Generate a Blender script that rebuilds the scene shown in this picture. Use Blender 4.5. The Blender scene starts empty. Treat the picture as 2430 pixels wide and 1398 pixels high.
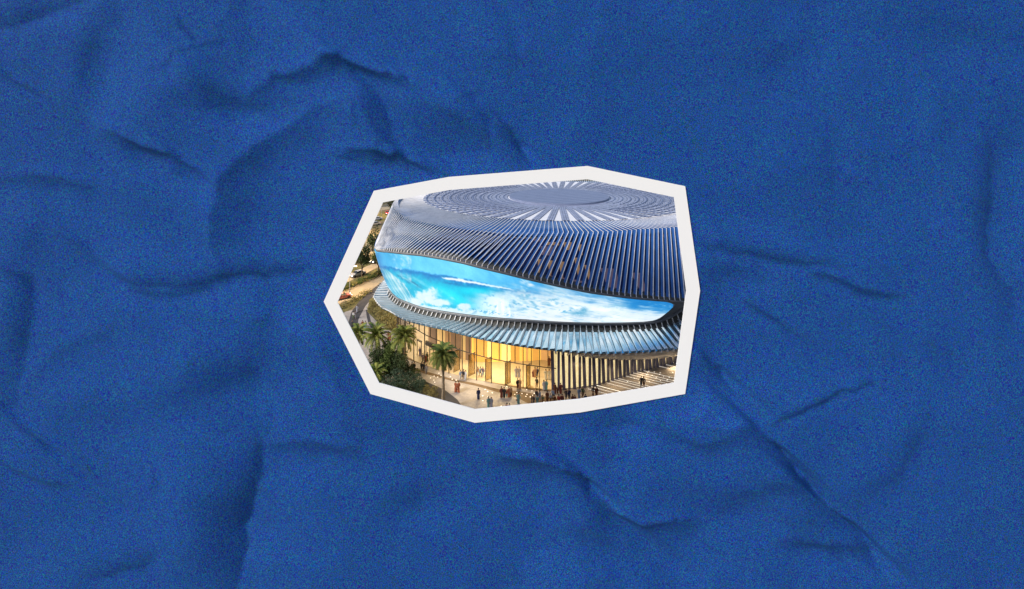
import bpy, math, random
import numpy as np
from mathutils import Vector
R_ = math.radians
random.seed(7)
rng = np.random.default_rng(11)
scn = bpy.context.scene
COL = scn.collection
# ------------------------------------------------------------------ camera, sky, sun, exposure
CAMH, F, HX, HY = 42.8, 1150.0, 1215.0, 290.0      # eye height (m), focal length and vanishing point (photo pixels)
cam = bpy.data.cameras.new('camera')
co = bpy.data.objects.new('camera', cam); COL.objects.link(co)
co.location = (0, 0, CAMH); co.rotation_euler = (R_(90), 0, 0)
cam.sensor_width = 36; cam.lens = 36*F/2430; cam.shift_y = -(699-HY)/2430
cam.clip_end = 6000; cam.clip_start = 0.5
scn.camera = co
LDIR = Vector((-.67, -.47, .57)).normalized()        # towards the sun
w = bpy.data.worlds.new('World'); scn.world = w; w.use_nodes = True
nt = w.node_tree; bg = nt.nodes['Background']
sky = nt.nodes.new('ShaderNodeTexSky'); sky.sky_type = 'NISHITA'; sky.sun_disc = False
sky.sun_elevation = math.asin(LDIR.z); sky.sun_rotation = math.atan2(LDIR.x, LDIR.y)
sky.dust_density = 1.6; sky.air_density = 1.0; sky.ozone_density = 1.0
nt.links.new(sky.outputs[0], bg.inputs[0]); bg.inputs[1].default_value = 0.15
sl = bpy.data.lights.new('sun', 'SUN'); sl.energy = 3.3; sl.angle = R_(10); sl.color = (1, .955, .925)
so = bpy.data.objects.new('sun', sl); COL.objects.link(so)
so.rotation_euler = (-LDIR).to_track_quat('-Z', 'Y').to_euler(); so.location = (-80, -60, 120)
scn.view_settings.view_transform = 'Standard'; scn.view_settings.look = 'None'
scn.view_settings.exposure = 0.0; scn.view_settings.gamma = 1
scn.cycles.max_bounces = 6; scn.cycles.transparent_max_bounces = 12

# ------------------------------------------------------------------ helpers
def lin(c): return tuple(((v/255)/12.92 if v/255 <= .04045 else ((v/255+.055)/1.055)**2.4) for v in c)
def mat(name, rgb, rough=.6, metal=0., var=.0, scale=2., emit=None, es=0., spec=.5, var2=None):
    m = bpy.data.materials.new(name); m.use_nodes = True
    n = m.node_tree; b = n.nodes['Principled BSDF']
    b.inputs['Roughness'].default_value = rough; b.inputs['Metallic'].default_value = metal
    b.inputs['Specular IOR Level'].default_value = spec
    b.inputs['Base Color'].default_value = (*rgb, 1)
    if var:
        tc = n.nodes.new('ShaderNodeTexCoord'); nz = n.nodes.new('ShaderNodeTexNoise')
        nz.inputs['Scale'].default_value = scale; nz.inputs['Detail'].default_value = 6
        cr = n.nodes.new('ShaderNodeValToRGB'); cr.color_ramp.elements[0].position = .3; cr.color_ramp.elements[1].position = .7
        lo = tuple(v*(1-var) for v in rgb); hi = var2 if var2 else tuple(min(1, v*(1+var)) for v in rgb)
        cr.color_ramp.elements[0].color = (*lo, 1); cr.color_ramp.elements[1].color = (*hi, 1)
        n.links.new(tc.outputs['Object'], nz.inputs['Vector']); n.links.new(nz.outputs['Fac'], cr.inputs['Fac'])
        n.links.new(cr.outputs['Color'], b.inputs['Base Color'])
    if emit:
        b.inputs['Emission Color'].default_value = (*emit, 1); b.inputs['Emission Strength'].default_value = es
    return m
def glassmat(name, tint, refl=.12, rough=.05):
    m = bpy.data.materials.new(name); m.use_nodes = True; n = m.node_tree; n.nodes.clear()
    o = n.nodes.new('ShaderNodeOutputMaterial'); mx = n.nodes.new('ShaderNodeMixShader'); t = n.nodes.new('ShaderNodeBsdfTransparent')
    g = n.nodes.new('ShaderNodeBsdfGlossy'); t.inputs[0].default_value = (*tint, 1); g.inputs['Roughness'].default_value = rough
    mx.inputs[0].default_value = refl
    n.links.new(t.outputs[0], mx.inputs[1]); n.links.new(g.outputs[0], mx.inputs[2]); n.links.new(mx.outputs[0], o.inputs[0])
    return m
def mesh(name, V, Fc, mats, parent=None, mi=None, smooth=False):
    me = bpy.data.meshes.new(name)
    if isinstance(V, np.ndarray): V = V.tolist()
    me.from_pydata([tuple(v) for v in V], [], Fc)
    for m in (mats if isinstance(mats, (list, tuple)) else [mats]): me.materials.append(m)
    if mi is not None: me.polygons.foreach_set('material_index', mi)
    if smooth: me.polygons.foreach_set('use_smooth', [True]*len(me.polygons))
    me.update()
    o = bpy.data.objects.new(name, me); COL.objects.link(o)
    if parent: o.parent = parent
    return o
def empty(name, loc=(0, 0, 0), rz=0):
    o = bpy.data.objects.new(name, None); COL.objects.link(o); o.location = loc; o.rotation_euler = (0, 0, rz); return o
def tag(o, label=None, cat=None, group=None, kind=None):
    if label: o['label'] = label
    if cat: o['category'] = cat
    if group: o['group'] = group
    if kind: o['kind'] = kind
    return o
def copy_tree(o, parent=None):
    c = o.copy(); COL.objects.link(c); c.parent = parent
    for ch in list(o.children): copy_tree(ch, c)
    return c
class MB:
    """collects shapes into one mesh"""
    def __init__(s): s.v = []; s.f = []; s.m = []
    def add(s, V, Fc, m=0):
        b = len(s.v); s.v += [tuple(v) for v in V]; s.f += [tuple(i+b for i in f) for f in Fc]; s.m += [m]*len(Fc)
    def box(s, c, d, m=0, rz=0, taper=1.):
        x, y, z = [v/2 for v in d]; cs, sn = math.cos(rz), math.sin(rz); V = []
        for k, (a, b_, e) in enumerate([(-x,-y,-z),(x,-y,-z),(x,y,-z),(-x,y,-z),(-x,-y,z),(x,-y,z),(x,y,z),(-x,y,z)]):
            if k > 3: a *= taper; b_ *= taper
            V.append((c[0]+a*cs-b_*sn, c[1]+a*sn+b_*cs, c[2]+e))
        s.add(V, [(3,2,1,0),(4,5,6,7),(0,1,5,4),(1,2,6,5),(2,3,7,6),(3,0,4,7)], m)
    def sweep(s, P, S, N, w, h, m=0, close=True):
        """box section swept along P; S side vectors, N normals; section spans -w/2..w/2 and 0..-h along N"""
        V = []
        for p, a, n in zip(P, S, N):
            p, a, n = Vector(p), Vector(a), Vector(n)
            V += [p-a*w/2, p+a*w/2, p+a*w/2-n*h, p-a*w/2-n*h]
        Fc = []
        for i in range(len(P)-1):
            b = 4*i
            for j in range(4): Fc.append((b+j, b+(j+1) % 4, b+4+(j+1) % 4, b+4+j))
        if close: Fc += [(3,2,1,0), tuple(4*(len(P)-1)+j for j in range(4))]
        s.add(V, Fc, m)
    def tube(s, P, rad, n=7, m=0):
        V = []; k = len(P)
        for i, p in enumerate(P):
            p = Vector(p); d = Vector(P[min(i+1, k-1)])-Vector(P[max(i-1, 0)]); d.normalize()
            a = d.orthogonal() if abs(d.z) < .9 else Vector((1, 0, 0)).cross(d); a = (a - d*a.dot(d)).normalized(); b = d.cross(a)
            r = rad[i] if isinstance(rad, (list, tuple)) else rad
            for j in range(n):
                t = 2*math.pi*j/n; V.append(p+a*r*math.cos(t)+b*r*math.sin(t))
        Fc = [(i*n+j, i*n+(j+1) % n, (i+1)*n+(j+1) % n, (i+1)*n+j) for i in range(k-1) for j in range(n)]
        Fc += [tuple(range(n))[::-1], tuple((k-1)*n+j for j in range(n))]
        s.add(V, Fc, m)
    def build(s, name, mats, parent=None, smooth=False): return mesh(name, s.v, s.f, mats, parent, s.m, smooth)
ORD = 'first second third fourth fifth sixth seventh eighth ninth tenth eleventh twelfth thirteenth fourteenth fifteenth sixteenth seventeenth eighteenth nineteenth twentieth twenty-first twenty-second'.split()
def rank(objs, what):
    objs = sorted(objs, key=lambda o: o.location.x/o.location.y)
    for i, o in enumerate(objs): o['label'] = what % (ORD[i] if i else 'leftmost')
def G(px, py, z=0.):
    """ground point seen at that photo pixel"""
    D = F*(CAMH-z)/(py-HY); return Vector(((px-HX)/F*D, D, z))
def interp(t, tab): return float(np.interp(t, [a for a, _ in tab], [b for _, b in tab]))
def fft_noise(h, w_, lam, seed):
    r = np.random.default_rng(seed); n = np.fft.rfft2(r.standard_normal((h, w_)))
    ky = np.fft.fftfreq(h)[:, None]; kx = np.fft.rfftfreq(w_)[None, :]
    k = np.sqrt(kx*kx+ky*ky)+1e-6
    f = np.fft.irfft2(n*np.exp(-(k*lam)**2)/(k**.8), s=(h, w_)); f -= f.mean(); return f/f.std()

# ------------------------------------------------------------------ crumpled blue paper wall
PD = 40.0; S_ = PD/F; ST = 4
X0, X1, Y0, Y1 = -300, 2730, -500, 1560
nx = (X1-X0)//ST+1; ny = (Y1-Y0)//ST+1
gx, gy = np.meshgrid(X0+ST*np.arange(nx), Y0+ST*np.arange(ny))
T = np.zeros((ny, nx))
n1 = fft_noise(ny, nx, 26, 3); wx = fft_noise(ny, nx, 7, 5)*5; wy = fft_noise(ny, nx, 7, 6)*5
# (points, width on the side left of travel, width on the right of travel, strength)
CR = [
 ([(785,130),(815,145),(870,163),(920,176),(968,192)], 5, 16, .95), ([(785,130),(752,158),(700,170),(650,178),(608,210)], 22, 8, .6),
 ([(815,148),(850,183),(895,220),(912,268),(940,335)], 4, 34, .42), ([(838,352),(895,368),(960,378),(1020,402),(1110,432)], 6, 15, .95),
 ([(275,312),(322,343),(380,362),(420,382),(465,402)], 7, 14, .75), ([(770,245),(700,288),(620,336),(552,382),(520,420),(512,500),(520,610)], 60, 7, .5),
 ([(462,155),(500,215),(565,242)], 26, 14, .42), ([(420,30),(438,62),(456,85)], 4, 5, .45), ([(530,90),(460,97),(420,125),(395,150),(396,182)], 8, 4, .42),
 ([(185,215),(197,130),(238,60),(262,15)], 16, 26, .34), ([(-20,428),(70,425),(140,430),(212,448)], 12, 20, .45),
 ([(285,672),(400,680),(530,664),(640,650),(710,648)], 16, 9, .62), ([(310,690),(395,706),(450,690),(540,672)], 10, 12, .6),
 ([(-10,60),(40,58),(110,28),(200,-10)], 26, 9, .45), ([(8,145),(22,190),(60,210),(92,224)], 6, 8, .38),
 ([(1120,235),(1158,290),(1170,350)], 4, 26, .4), ([(1075,238),(1136,208)], 5, 5, .4), ([(900,232),(1000,250),(1080,280),(1110,330)], 14, 46, .34),
 ([(1200,296),(1236,340),(1290,410)], 5, 26, .75), ([(775,362),(850,382)], 8, 8, .4), ([(836,240),(842,300)], 6, 7, .34),
 ([(150,555),(205,600),(290,665)], 10, 18, .32), ([(0,635),(60,665),(70,700)], 12, 18, .34), ([(420,235),(500,250),(640,250),(750,240)], 22, 14, .3),
 ([(1635,582),(1720,592),(1850,614),(1965,626)], 14, 10, .55), ([(1640,640),(1720,652),(1820,640)], 22, 14, .28), ([(1640,600),(1640,655)], 30, 30, .25),
 ([(1940,652),(1985,664),(2050,690),(2140,702)], 6, 12, .6), ([(2355,345),(2357,430),(2345,520),(2345,610),(2385,675),(2410,760)], 8, 26, .34),
 ([(1890,95),(1810,160)], 26, 26, .22), ([(2080,0),(2200,40),(2330,90)], 26, 30, .2), ([(1985,330),(1985,460)], 4, 44, .2),
 ([(68,690),(62,770),(45,890),(25,960)], 5, 26, .36), ([(28,988),(70,1032),(142,1078)], 5, 8, .5), ([(-5,1102),(60,1130),(110,1152),(160,1164)], 6, 9, .36),
 ([(627,1066),(614,1122),(597,1212),(580,1300),(560,1410)], 4, 60, .72), ([(628,1066),(700,1052),(780,1050),(850,1072)], 10, 20, .42),
 ([(380,955),(480,925),(560,902),(645,860)], 40, 26, .3), ([(376,1125),(369,1180)], 10, 4, .26), ([(235,1378),(330,1362),(372,1338)], 22, 8, .42),
 ([(60,922),(100,868),(170,820),(235,790)], 10, 22, .26), ([(640,735),(600,840),(560,900)], 20, 40, .24), ([(975,983),(1035,990),(1095,1012),(1140,1045)], 10, 8, .36),
 ([(915,1215),(1005,1175)], 24, 30, .26), ([(1205,1076),(1270,1070),(1332,1088),(1380,1122),(1410,1172),(1450,1213),(1520,1240),(1610,1236)], 7, 38, .95),
 ([(1838,1007),(1870,980),(1935,958),(2000,938),(2068,912)], 11, 5, .72), ([(1730,1000),(1785,998),(1840,1058),(1908,1140),(1960,1200),(2030,1258),(2085,1332)], 4, 60, .8),
 ([(1550,960),(1600,1030),(1645,1050),(1710,1045),(1760,1008)], 9, 16, .4), ([(1650,810),(1700,868),(1738,920)], 4, 18, .65),
 ([(1780,718),(1850,768),(1885,792)], 8, 10, .5), ([(1745,1190),(1850,1152),(1905,1145)], 20, 20, .34), ([(2050,1178),(2130,1138),(2160,1080),(2195,980)], 22, 14, .32),
 ([(1890,1285),(1985,1302),(2085,1328)], 12, 14, .55), ([(1390,1092),(1470,1076)], 24, 20, .24), ([(1400,1265),(1500,1312),(1600,1390)], 18, 20, .24),
 ([(2225,870),(2208,840),(2130,800),(2100,740)], 26, 26, .2), ([(1500,1290),(1640,1330),(1760,1298)], 26, 26, .2), ([(2050,300),(2080,420)], 30, 30, .16),
 ([(1640,440),(1760,470),(1850,420)], 30, 30, .14), ([(1560,120),(1460,200),(1420,330)], 34, 30, .14), ([(100,520),(60,600)], 22, 22, .2),
 ([(860,240),(900,330),(890,360)], 26, 10, .22), ([(230,950),(150,1000)], 24, 24, .16), ([(1180,20),(1215,70),(1225,150)], 8, 20, .2)]
for pts, wl, wr, st in CR:
    qx = gx+wx; qy = gy+wy; best = np.full(gx.shape, 1e9); side = np.zeros(gx.shape); al = np.zeros(gx.shape); L = 0
    tot = sum(math.dist(a, b) for a, b in zip(pts, pts[1:]))
    for (ax, ay), (bx, by) in zip(pts, pts[1:]):
        dx, dy = bx-ax, by-ay; l2 = dx*dx+dy*dy; l = math.sqrt(l2)
        t = np.clip(((qx-ax)*dx+(qy-ay)*dy)/l2, 0, 1); ex, ey = qx-ax-t*dx, qy-ay-t*dy
        d = np.hypot(ex, ey); s = dx*(qy-ay)-dy*(qx-ax); u = d < best
        best = np.where(u, d, best); side = np.where(u, s, side); al = np.where(u, (L+t*l)/tot, al); L += l
    wl_, wr_ = (wl*1.5 if wl > 12 else wl*.8), (wr*1.5 if wr > 12 else wr*.8)
    wd = np.where(side > 0, wr_, wl_)+1.5             # photo y runs down, so positive cross product is the right-hand side
    T -= st*np.exp(-(best/wd)**1.3)*(.35+.65*np.sin(np.pi*np.clip(al*.92+.04, 0, 1))**.6)
    T += st*.16*np.exp(-((best-wd*2.2)/(wd*1.5))**2)
def facets(k, lo, seed, wob, blur):
    """flat planes with crisp folds between them"""
    r = np.random.default_rng(seed); sx = r.uniform(X0, X1, k); sy = r.uniform(Y0, Y1, k); val = r.normal(0, lo, k); an = r.uniform(0, np.pi, k); st = r.uniform(1, 2.2, k)
    qx = gx+wx*wob; qy = gy+wy*wob; b1 = np.full(gx.shape, 1e9); b2 = b1.copy(); v1 = np.zeros(gx.shape); v2 = np.zeros(gx.shape)
    for i in range(k):
        c, s_ = np.cos(an[i]), np.sin(an[i]); u = (qx-sx[i])*c+(qy-sy[i])*s_; v = -(qx-sx[i])*s_+(qy-sy[i])*c; d = np.hypot(u/st[i], v*st[i]**.5)
        n1_ = d < b1; n2_ = (~n1_) & (d < b2); b2 = np.where(n1_, b1, np.where(n2_, d, b2)); v2 = np.where(n1_, v1, np.where(n2_, val[i], v2)); b1 = np.where(n1_, d, b1); v1 = np.where(n1_, val[i], v1)
    t = np.clip((b2-b1)/blur, 0, 1); return v1*(.5+.5*t)+v2*(.5-.5*t)
T += facets(60, .085, 31, 2.5, 60)+facets(170, .06, 32, 2, 26)+facets(500, .035, 33, 1.5, 14)+.03*n1
for x_, y_, a_, b_, v_ in [(590,480,80,130,-.22),(560,400,60,60,-.15),(1010,300,110,60,-.18),(500,1240,90,160,-.26),(560,880,120,50,-.2),(45,730,40,120,-.22),(1490,1180,110,60,-.24),(1760,1120,80,90,-.2),(1960,1230,80,60,-.2),(1700,640,150,30,-.14),(2360,480,40,190,-.14),(1270,1150,60,60,-.12),(210,150,40,120,-.14),(760,180,90,30,-.15),(330,480,120,60,-.1),(880,220,50,60,-.14),(1560,300,160,180,-.07),(2180,60,180,50,-.1),(1400,1010,60,60,-.14),(2240,860,60,60,-.14),
                          (700,1180,70,110,.13),(300,230,110,80,.09),(250,880,120,90,.1),(1650,380,160,120,.06),(2300,1150,110,120,.09),(1900,880,140,60,.1),(1850,1090,50,40,.14),(820,330,50,40,.1),(1120,180,90,60,.07),(1500,1050,50,30,.1),(2050,560,90,90,.06),(700,760,80,60,.07),(150,1280,110,60,.07),(1330,1330,150,50,.09),(1780,930,80,50,.1)]:
    T += v_*np.exp(-(((gx-x_)/a_)**2+((gy-y_)/b_)**2)**1.2)
T = np.clip(T, -1.0, .5)
hp, wp = ny*2, nx*2; Tp = np.zeros((hp, wp)); Tp[:ny, :nx] = T-T.mean()
ky = 2*np.pi*np.fft.fftfreq(hp, ST*S_)[:, None]; kx = 2*np.pi*np.fft.fftfreq(wp, ST*S_)[None, :]
lp = np.array([LDIR.x, -LDIR.z]); lp /= np.linalg.norm(lp)      # in-plane sun direction, photo axes (y down)
ks = kx*lp[0]+ky*lp[1]; eps = 2*np.pi/(750*S_)
Hh = np.real(np.fft.ifft2(np.fft.fft2(-Tp*.70)*np.conj(1j*ks)/(ks*ks+eps*eps)))[:ny, :nx]
OUT = [(768,716),(887,453),(1065,420),(1395,394),(1626,442),(1661.5,690),(1626,935),(1377,979),(1127,1003.5),(879,935)]
INN = [(801,717),(909,480.5),(1066,451),(1393.5,425.5),(1599.5,468),(1628.5,690),(1599.5,909),(1374.5,947),(1128,971.5),(900,909)]
def inpoly(px, py, P):
    c = np.zeros(px.shape, bool)
    for i in range(len(P)):
        (x1, y1), (x2, y2) = P[i], P[i-1]
        if y1 == y2: continue
        c ^= ((y1 > py) != (y2 > py)) & (px < (x2-x1)*(py-y1)/(y2-y1)+x1)
    return c
def dpoly(px, py, P):
    best = np.full(px.shape, 1e9)
    for i in range(len(P)):
        (ax, ay), (bx, by) = P[i-1], P[i]; dx, dy = bx-ax, by-ay
        t = np.clip(((px-ax)*dx+(py-ay)*dy)/(dx*dx+dy*dy), 0, 1); best = np.minimum(best, np.hypot(px-ax-t*dx, py-ay-t*dy))
    return best
MID = [((a+c)/2, (b+d)/2) for (a, b), (c, d) in zip(OUT, INN)]
dd = np.where(inpoly(gx, gy, OUT), 0, dpoly(gx, gy, OUT)); Hh *= np.clip(dd/55, 0, 1)**1.0*.94+.06
Vp = np.stack([(gx-HX)*S_, np.full(gx.shape, PD)-Hh, CAMH-(gy-HY)*S_], -1).reshape(-1, 3)
cxm = gx[:-1, :-1]+ST/2; cym = gy[:-1, :-1]+ST/2; keep = ~inpoly(cxm, cym, MID)
jj, ii = np.nonzero(keep); b = jj*nx+ii
Fp = np.stack([b+nx, b+nx+1, b+1, b], -1)
m = bpy.data.materials.new('blue_paper'); m.use_nodes = True; n = m.node_tree; b = n.nodes['Principled BSDF']
b.inputs['Roughness'].default_value = .9; b.inputs['Specular IOR Level'].default_value = .1
tc = n.nodes.new('ShaderNodeTexCoord'); nz = n.nodes.new('ShaderNodeTexNoise'); nz.inputs['Scale'].default_value = 16; nz.inputs['Detail'].default_value = 1.0
mr = n.nodes.new('ShaderNodeVectorMath'); mr.operation = 'MULTIPLY_ADD'
PAPER = (0.0100, 0.064, 0.262); AMP = (.17, .55, 1.05)
mr.inputs[1].default_value = AMP; mr.inputs[2].default_value = tuple(p-a*.5 for p, a in zip(PAPER, AMP))
mx_ = n.nodes.new('ShaderNodeVectorMath'); mx_.operation = 'MAXIMUM'; mx_.inputs[1].default_value = (.001, .01, .05)
n.links.new(tc.outputs['Object'], nz.inputs['Vector']); n.links.new(nz.outputs['Color'], mr.inputs[0]); n.links.new(mr.outputs[0], mx_.inputs[0]); n.links.new(mx_.outputs[0], b.inputs['Base Color'])
paper = mesh('paper_sheet', Vp, Fp.tolist(), m, smooth=True)
tag(paper, 'huge crumpled blue paper sheet around the white angular opening', 'paper backdrop')
# white card border round the opening
fy = PD-.11; k = fy/F; tk = .06
V = []
for yy in (fy, fy+tk):
    for P in (OUT, INN): V += [((x-HX)*k, yy, CAMH-(y-HY)*k) for x, y in P]
N = len(OUT); Fc = []
for i in range(N):
    j = (i+1) % N
    Fc += [(i, j, N+j, N+i)[::-1], (2*N+i, 2*N+j, 3*N+j, 3*N+i), (i, j, 2*N+j, 2*N+i), (N+i, N+j, 3*N+j, 3*N+i)]
fr = mesh('card_border', V, Fc, mat('white_card', (.86, .86, .86), .85, spec=.1))
tag(fr, 'white angular ten-sided card border framing the arena opening', 'border')

# ------------------------------------------------------------------ materials of the place
M = dict(
 rib=mat('rib_aluminium', (.86, .83, .79), .55, var=.12, scale=.6),
 blade=mat('blade_blue', (.028, .12, .38), .3, var=.2, scale=.5), paleblade=mat('blade_pale_blue', (.07, .17, .36), .6, var=.2, scale=.5),  # sky reflection put into the blade colours, paler on the left
 skin=mat('navy_glazing', (.035, .05, .18), .2, var=.4, scale=.25), paleskin=mat('pale_blue_glazing', (.07, .17, .36), .6, var=.3, scale=.25),  # pale copy paints a brighter reflection on the left skirt
 rimroof=mat('roof_edge_glazing', (.035, .125, .36), .25, var=.2, scale=.4),
 rim=mat('grey_rim', (.20, .20, .205), .5, var=.15, scale=.8),
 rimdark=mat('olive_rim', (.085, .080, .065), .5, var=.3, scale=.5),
 bracket=mat('bracket_steel', (.30, .29, .28), .45),
 dark=mat('dark_recess', (.02, .018, .016), .6),
 disc=mat('roof_disc', (.20, .235, .36), .45, var=.08, scale=.5),
 membrane=mat('white_membrane', (.86, .86, .88), .7, var=.03, scale=1),
 tile=mat('solar_tile', (.31, .34, .47), .35, var=.25, scale=.9),
 tilebase=mat('tile_bed', (.05, .08, .17), .6),
 arc=mat('arc_rail', (.13, .17, .30), .5, var=.2, scale=.7),
 panel=mat('canopy_panel', (.86, .97, 1.0), .18, metal=.75, var=.15, scale=.7),
 silver=mat('silver_panel', (.82, .83, .84), .3, metal=.5, var=.1),
 canopyskin=mat('canopy_glass', (.42, .58, .68), .08, metal=.9, var=.35, scale=.6),
 mullion=mat('dark_mullion', (.035, .028, .022), .5),
 glass=glassmat('lobby_glass', (.93, .90, .82), .07),
 doorglass=glassmat('door_glass', (.62, .54, .36), .10),
 column=mat('violet_column', (.13, .12, .175), .45, var=.3, scale=.5),
 goldglow=mat('gold_wall_glow', (.5, .4, .2), .6, emit=lin((255, 232, 172)), es=1.0),  # emission stands in for lamplight falling on the wall
 floor=mat('lobby_floor', (.62, .52, .36), .35, var=.1, scale=.8),
 ceil=mat('soffit', (.30, .27, .22), .7),
 lamp=mat('soffit_lamp', (1, .9, .7), .5, emit=(1, .72, .36), es=9),
 spot=mat('floor_light', (1, 1, .95), .5, emit=(1, .95, .85), es=.75),
 bark=mat('bark', (.13, .09, .055), .9, var=.4, scale=3), palmbark=mat('palm_bark', (.36, .27, .17), .9, var=.4, scale=4),
 asphalt=mat('asphalt', (.055, .052, .055), .9, var=.2, scale=1.5),
 road=mat('road_surface', (.42, .33, .21), .85, var=.22, scale=.25),
 brown=mat('brown_paving', (.17, .115, .065), .8, var=.2, scale=1.5),
 grass=mat('lawn', (.075, .085, .022), .95, var=.45, scale=.6, var2=(.20, .17, .05)),
)
def mottle(m, c1, c2, sc):
    n = m.node_tree; b = n.nodes['Principled BSDF']; tc = n.nodes.new('ShaderNodeTexCoord'); nz = n.nodes.new('ShaderNodeTexNoise'); nz.inputs['Scale'].default_value = sc; nz.inputs['Detail'].default_value = 5
    cr = n.nodes.new('ShaderNodeValToRGB'); cr.color_ramp.elements[0].position = .38; cr.color_ramp.elements[1].position = .56
    cr.color_ramp.elements[0].color = (*lin(c1), 1); cr.color_ramp.elements[1].color = (*lin(c2), 1)
    n.links.new(tc.outputs['Object'], nz.inputs['Vector']); n.links.new(nz.outputs['Fac'], cr.inputs['Fac']); n.links.new(cr.outputs['Color'], b.inputs['Emission Color'])
mottle(M['goldglow'], (222, 190, 128), (255, 236, 180), 8)
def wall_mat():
    m = bpy.data.materials.new('amber_curtain_glow'); m.use_nodes = True; n = m.node_tree; b = n.nodes['Principled BSDF']
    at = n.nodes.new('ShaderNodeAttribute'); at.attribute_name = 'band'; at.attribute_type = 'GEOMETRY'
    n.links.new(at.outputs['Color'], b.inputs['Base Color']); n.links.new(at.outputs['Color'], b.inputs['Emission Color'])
    b.inputs['Emission Strength'].default_value = .9; b.inputs['Roughness'].default_value = .6; return m  # emission adds lamplight to the band colours
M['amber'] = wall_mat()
def plaza_mat():
    m = mat('plaza_paving', (.34, .30, .27), .7); n = m.node_tree; b = n.nodes['Principled BSDF']
    tc = n.nodes.new('ShaderNodeTexCoord'); br = n.nodes.new('ShaderNodeTexBrick'); mp = n.nodes.new('ShaderNodeMapping')
    mp.inputs['Rotation'].default_value = (0, 0, R_(18)); br.inputs['Scale'].default_value = 1.0
    br.inputs['Brick Width'].default_value = .9; br.inputs['Row Height'].default_value = .3; br.inputs['Mortar Size'].default_value = .03
    br.inputs['Color1'].default_value = (.44, .395, .36, 1); br.inputs['Color2'].default_value = (.35, .315, .295, 1); br.inputs['Mortar'].default_value = (.32, .29, .27, 1)
    nz = n.nodes.new('ShaderNodeTexNoise'); nz.inputs['Scale'].default_value = .35; nz.inputs['Detail'].default_value = 8
    mx = n.nodes.new('ShaderNodeMix'); mx.data_type = 'RGBA'; mx.blend_type = 'OVERLAY'; mx.inputs[0].default_value = .6
    n.links.new(tc.outputs['Object'], mp.inputs[0]); n.links.new(mp.outputs[0], br.inputs[0]); n.links.new(tc.outputs['Object'], nz.inputs['Vector'])
    n.links.new(br.outputs[0], mx.inputs[6]); n.links.new(nz.outputs['Fac'], mx.inputs[7]); n.links.new(mx.outputs[2], b.inputs['Base Color']); return m
M['plaza'] = plaza_mat()

# ------------------------------------------------------------------ ground, plaza, roads
def sheet(name, pts, m, z, lbl=None):
    V = [(p.x, p.y, z) for p in pts]
    o = mesh(name, V, [tuple(range(len(V)))], m); tag(o, kind='structure'); return o
gp = [Vector((x, y, 0)) for x, y in ((-1500, -300), (1500, -300), (3000, 4000), (-3000, 4000))]
sheet('ground', gp, mat('dry_ground', (.16, .13, .06), .95, var=.5, scale=.06, var2=(.28, .22, .11)), -.012)
plz = [G(x, y) for x, y in ((650,988),(1230,988),(1900,988),(1900,700),(1500,640),(1200,640),(960,640),(925,672),(905,690),(880,700),(840,735),(810,742),(650,800))]
for p in plz: p.y = max(p.y, 69.65)
sheet('plaza', plz, M['plaza'], 0.)
def band(name, A, B, m, z, n=6):
    """sheet between two pixel polylines on the ground"""
    def res(P, k):
        d = [0]
        for a, b_ in zip(P, P[1:]): d.append(d[-1]+math.dist(a, b_))
        return [(float(np.interp(t*d[-1], d, [p[0] for p in P])), float(np.interp(t*d[-1], d, [p[1] for p in P]))) for t in np.linspace(0, 1, k)]
    k = 28; a, b_ = res(A, k), res(B, k); V = []
    for p in a+b_: q = G(*p); V.append((q.x, max(q.y, 69.7), z))
    o = mesh(name, V, [(i, i+1, k+i+1, k+i) for i in range(k-1)], m); return tag(o, kind='structure')
band('paving_strip', [(960,864),(1010,881),(1080,901),(1126,909),(1189,925),(1230,928),(1275,936),(1330,948)], [(960,870),(1010,888),(1080,906),(1126,915),(1185,932),(1225,943),(1262,962),(1300,985)], M['brown'], .004)
band('paving_strip', [(962,846),(1010,862),(1060,877)], [(962,851),(1010,868),(1060,883)], M['brown'], .004)
band('paving_strip', [(1095,887),(1150,900),(1210,912),(1260,919),(1312,922)], [(1095,891),(1150,905),(1210,918),(1260,926),(1312,929)], M['brown'], .008)
band('footpath', [(818,800),(827,765),(834,740),(855,712),(880,690),(905,670)], [(842,800),(846,785),(851,757),(865,730),(886,702),(915,676)], M['asphalt'], .004)
band('footpath', [(868,735),(870,750),(874,768),(890,792),(905,806)], [(874,735),(877,750),(881,766),(897,788),(912,803)], M['asphalt'], .008)
band('footpath', [(1010,905),(1055,925),(1085,948),(1110,985)], [(960,930),(1000,950),(1030,968),(1050,985)], M['asphalt'], .012)
band('road', [(770,712),(820,688),(870,666),(930,640)], [(770,735),(812,718),(860,702),(905,672),(935,655)], M['road'], .004)
band('road', [(780,664),(830,648),(870,632),(925,606)], [(780,690),(828,668),(870,648),(925,620)], M['road'], .008)
band('road', [(930,590),(895,570),(880,545),(880,520),(900,500),(940,494)], [(830,620),(850,585),(855,560),(860,530),(870,500),(930,480)], M['road'], .012)
band('grass_verge', [(780,655),(838,634),(880,618)], [(780,668),(838,646),(880,628)], M['grass'], .016)
band('grass_verge', [(780,690),(830,668),(870,650),(925,622)], [(780,704),(815,690),(862,668),(925,640)], M['grass'], .016)
band('grass_verge', [(895,512),(905,502),(940,500)], [(895,526),(915,524),(940,522)], M['grass'], .016)
band('grass_verge', [(780,738),(812,724),(855,703),(882,688)], [(780,760),(812,744),(836,732),(856,712)], M['grass'], .016)
band('grass_verge', [(876,712),(892,700),(925,700)], [(872,740),(905,775),(945,795)], M['grass'], .016)

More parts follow.
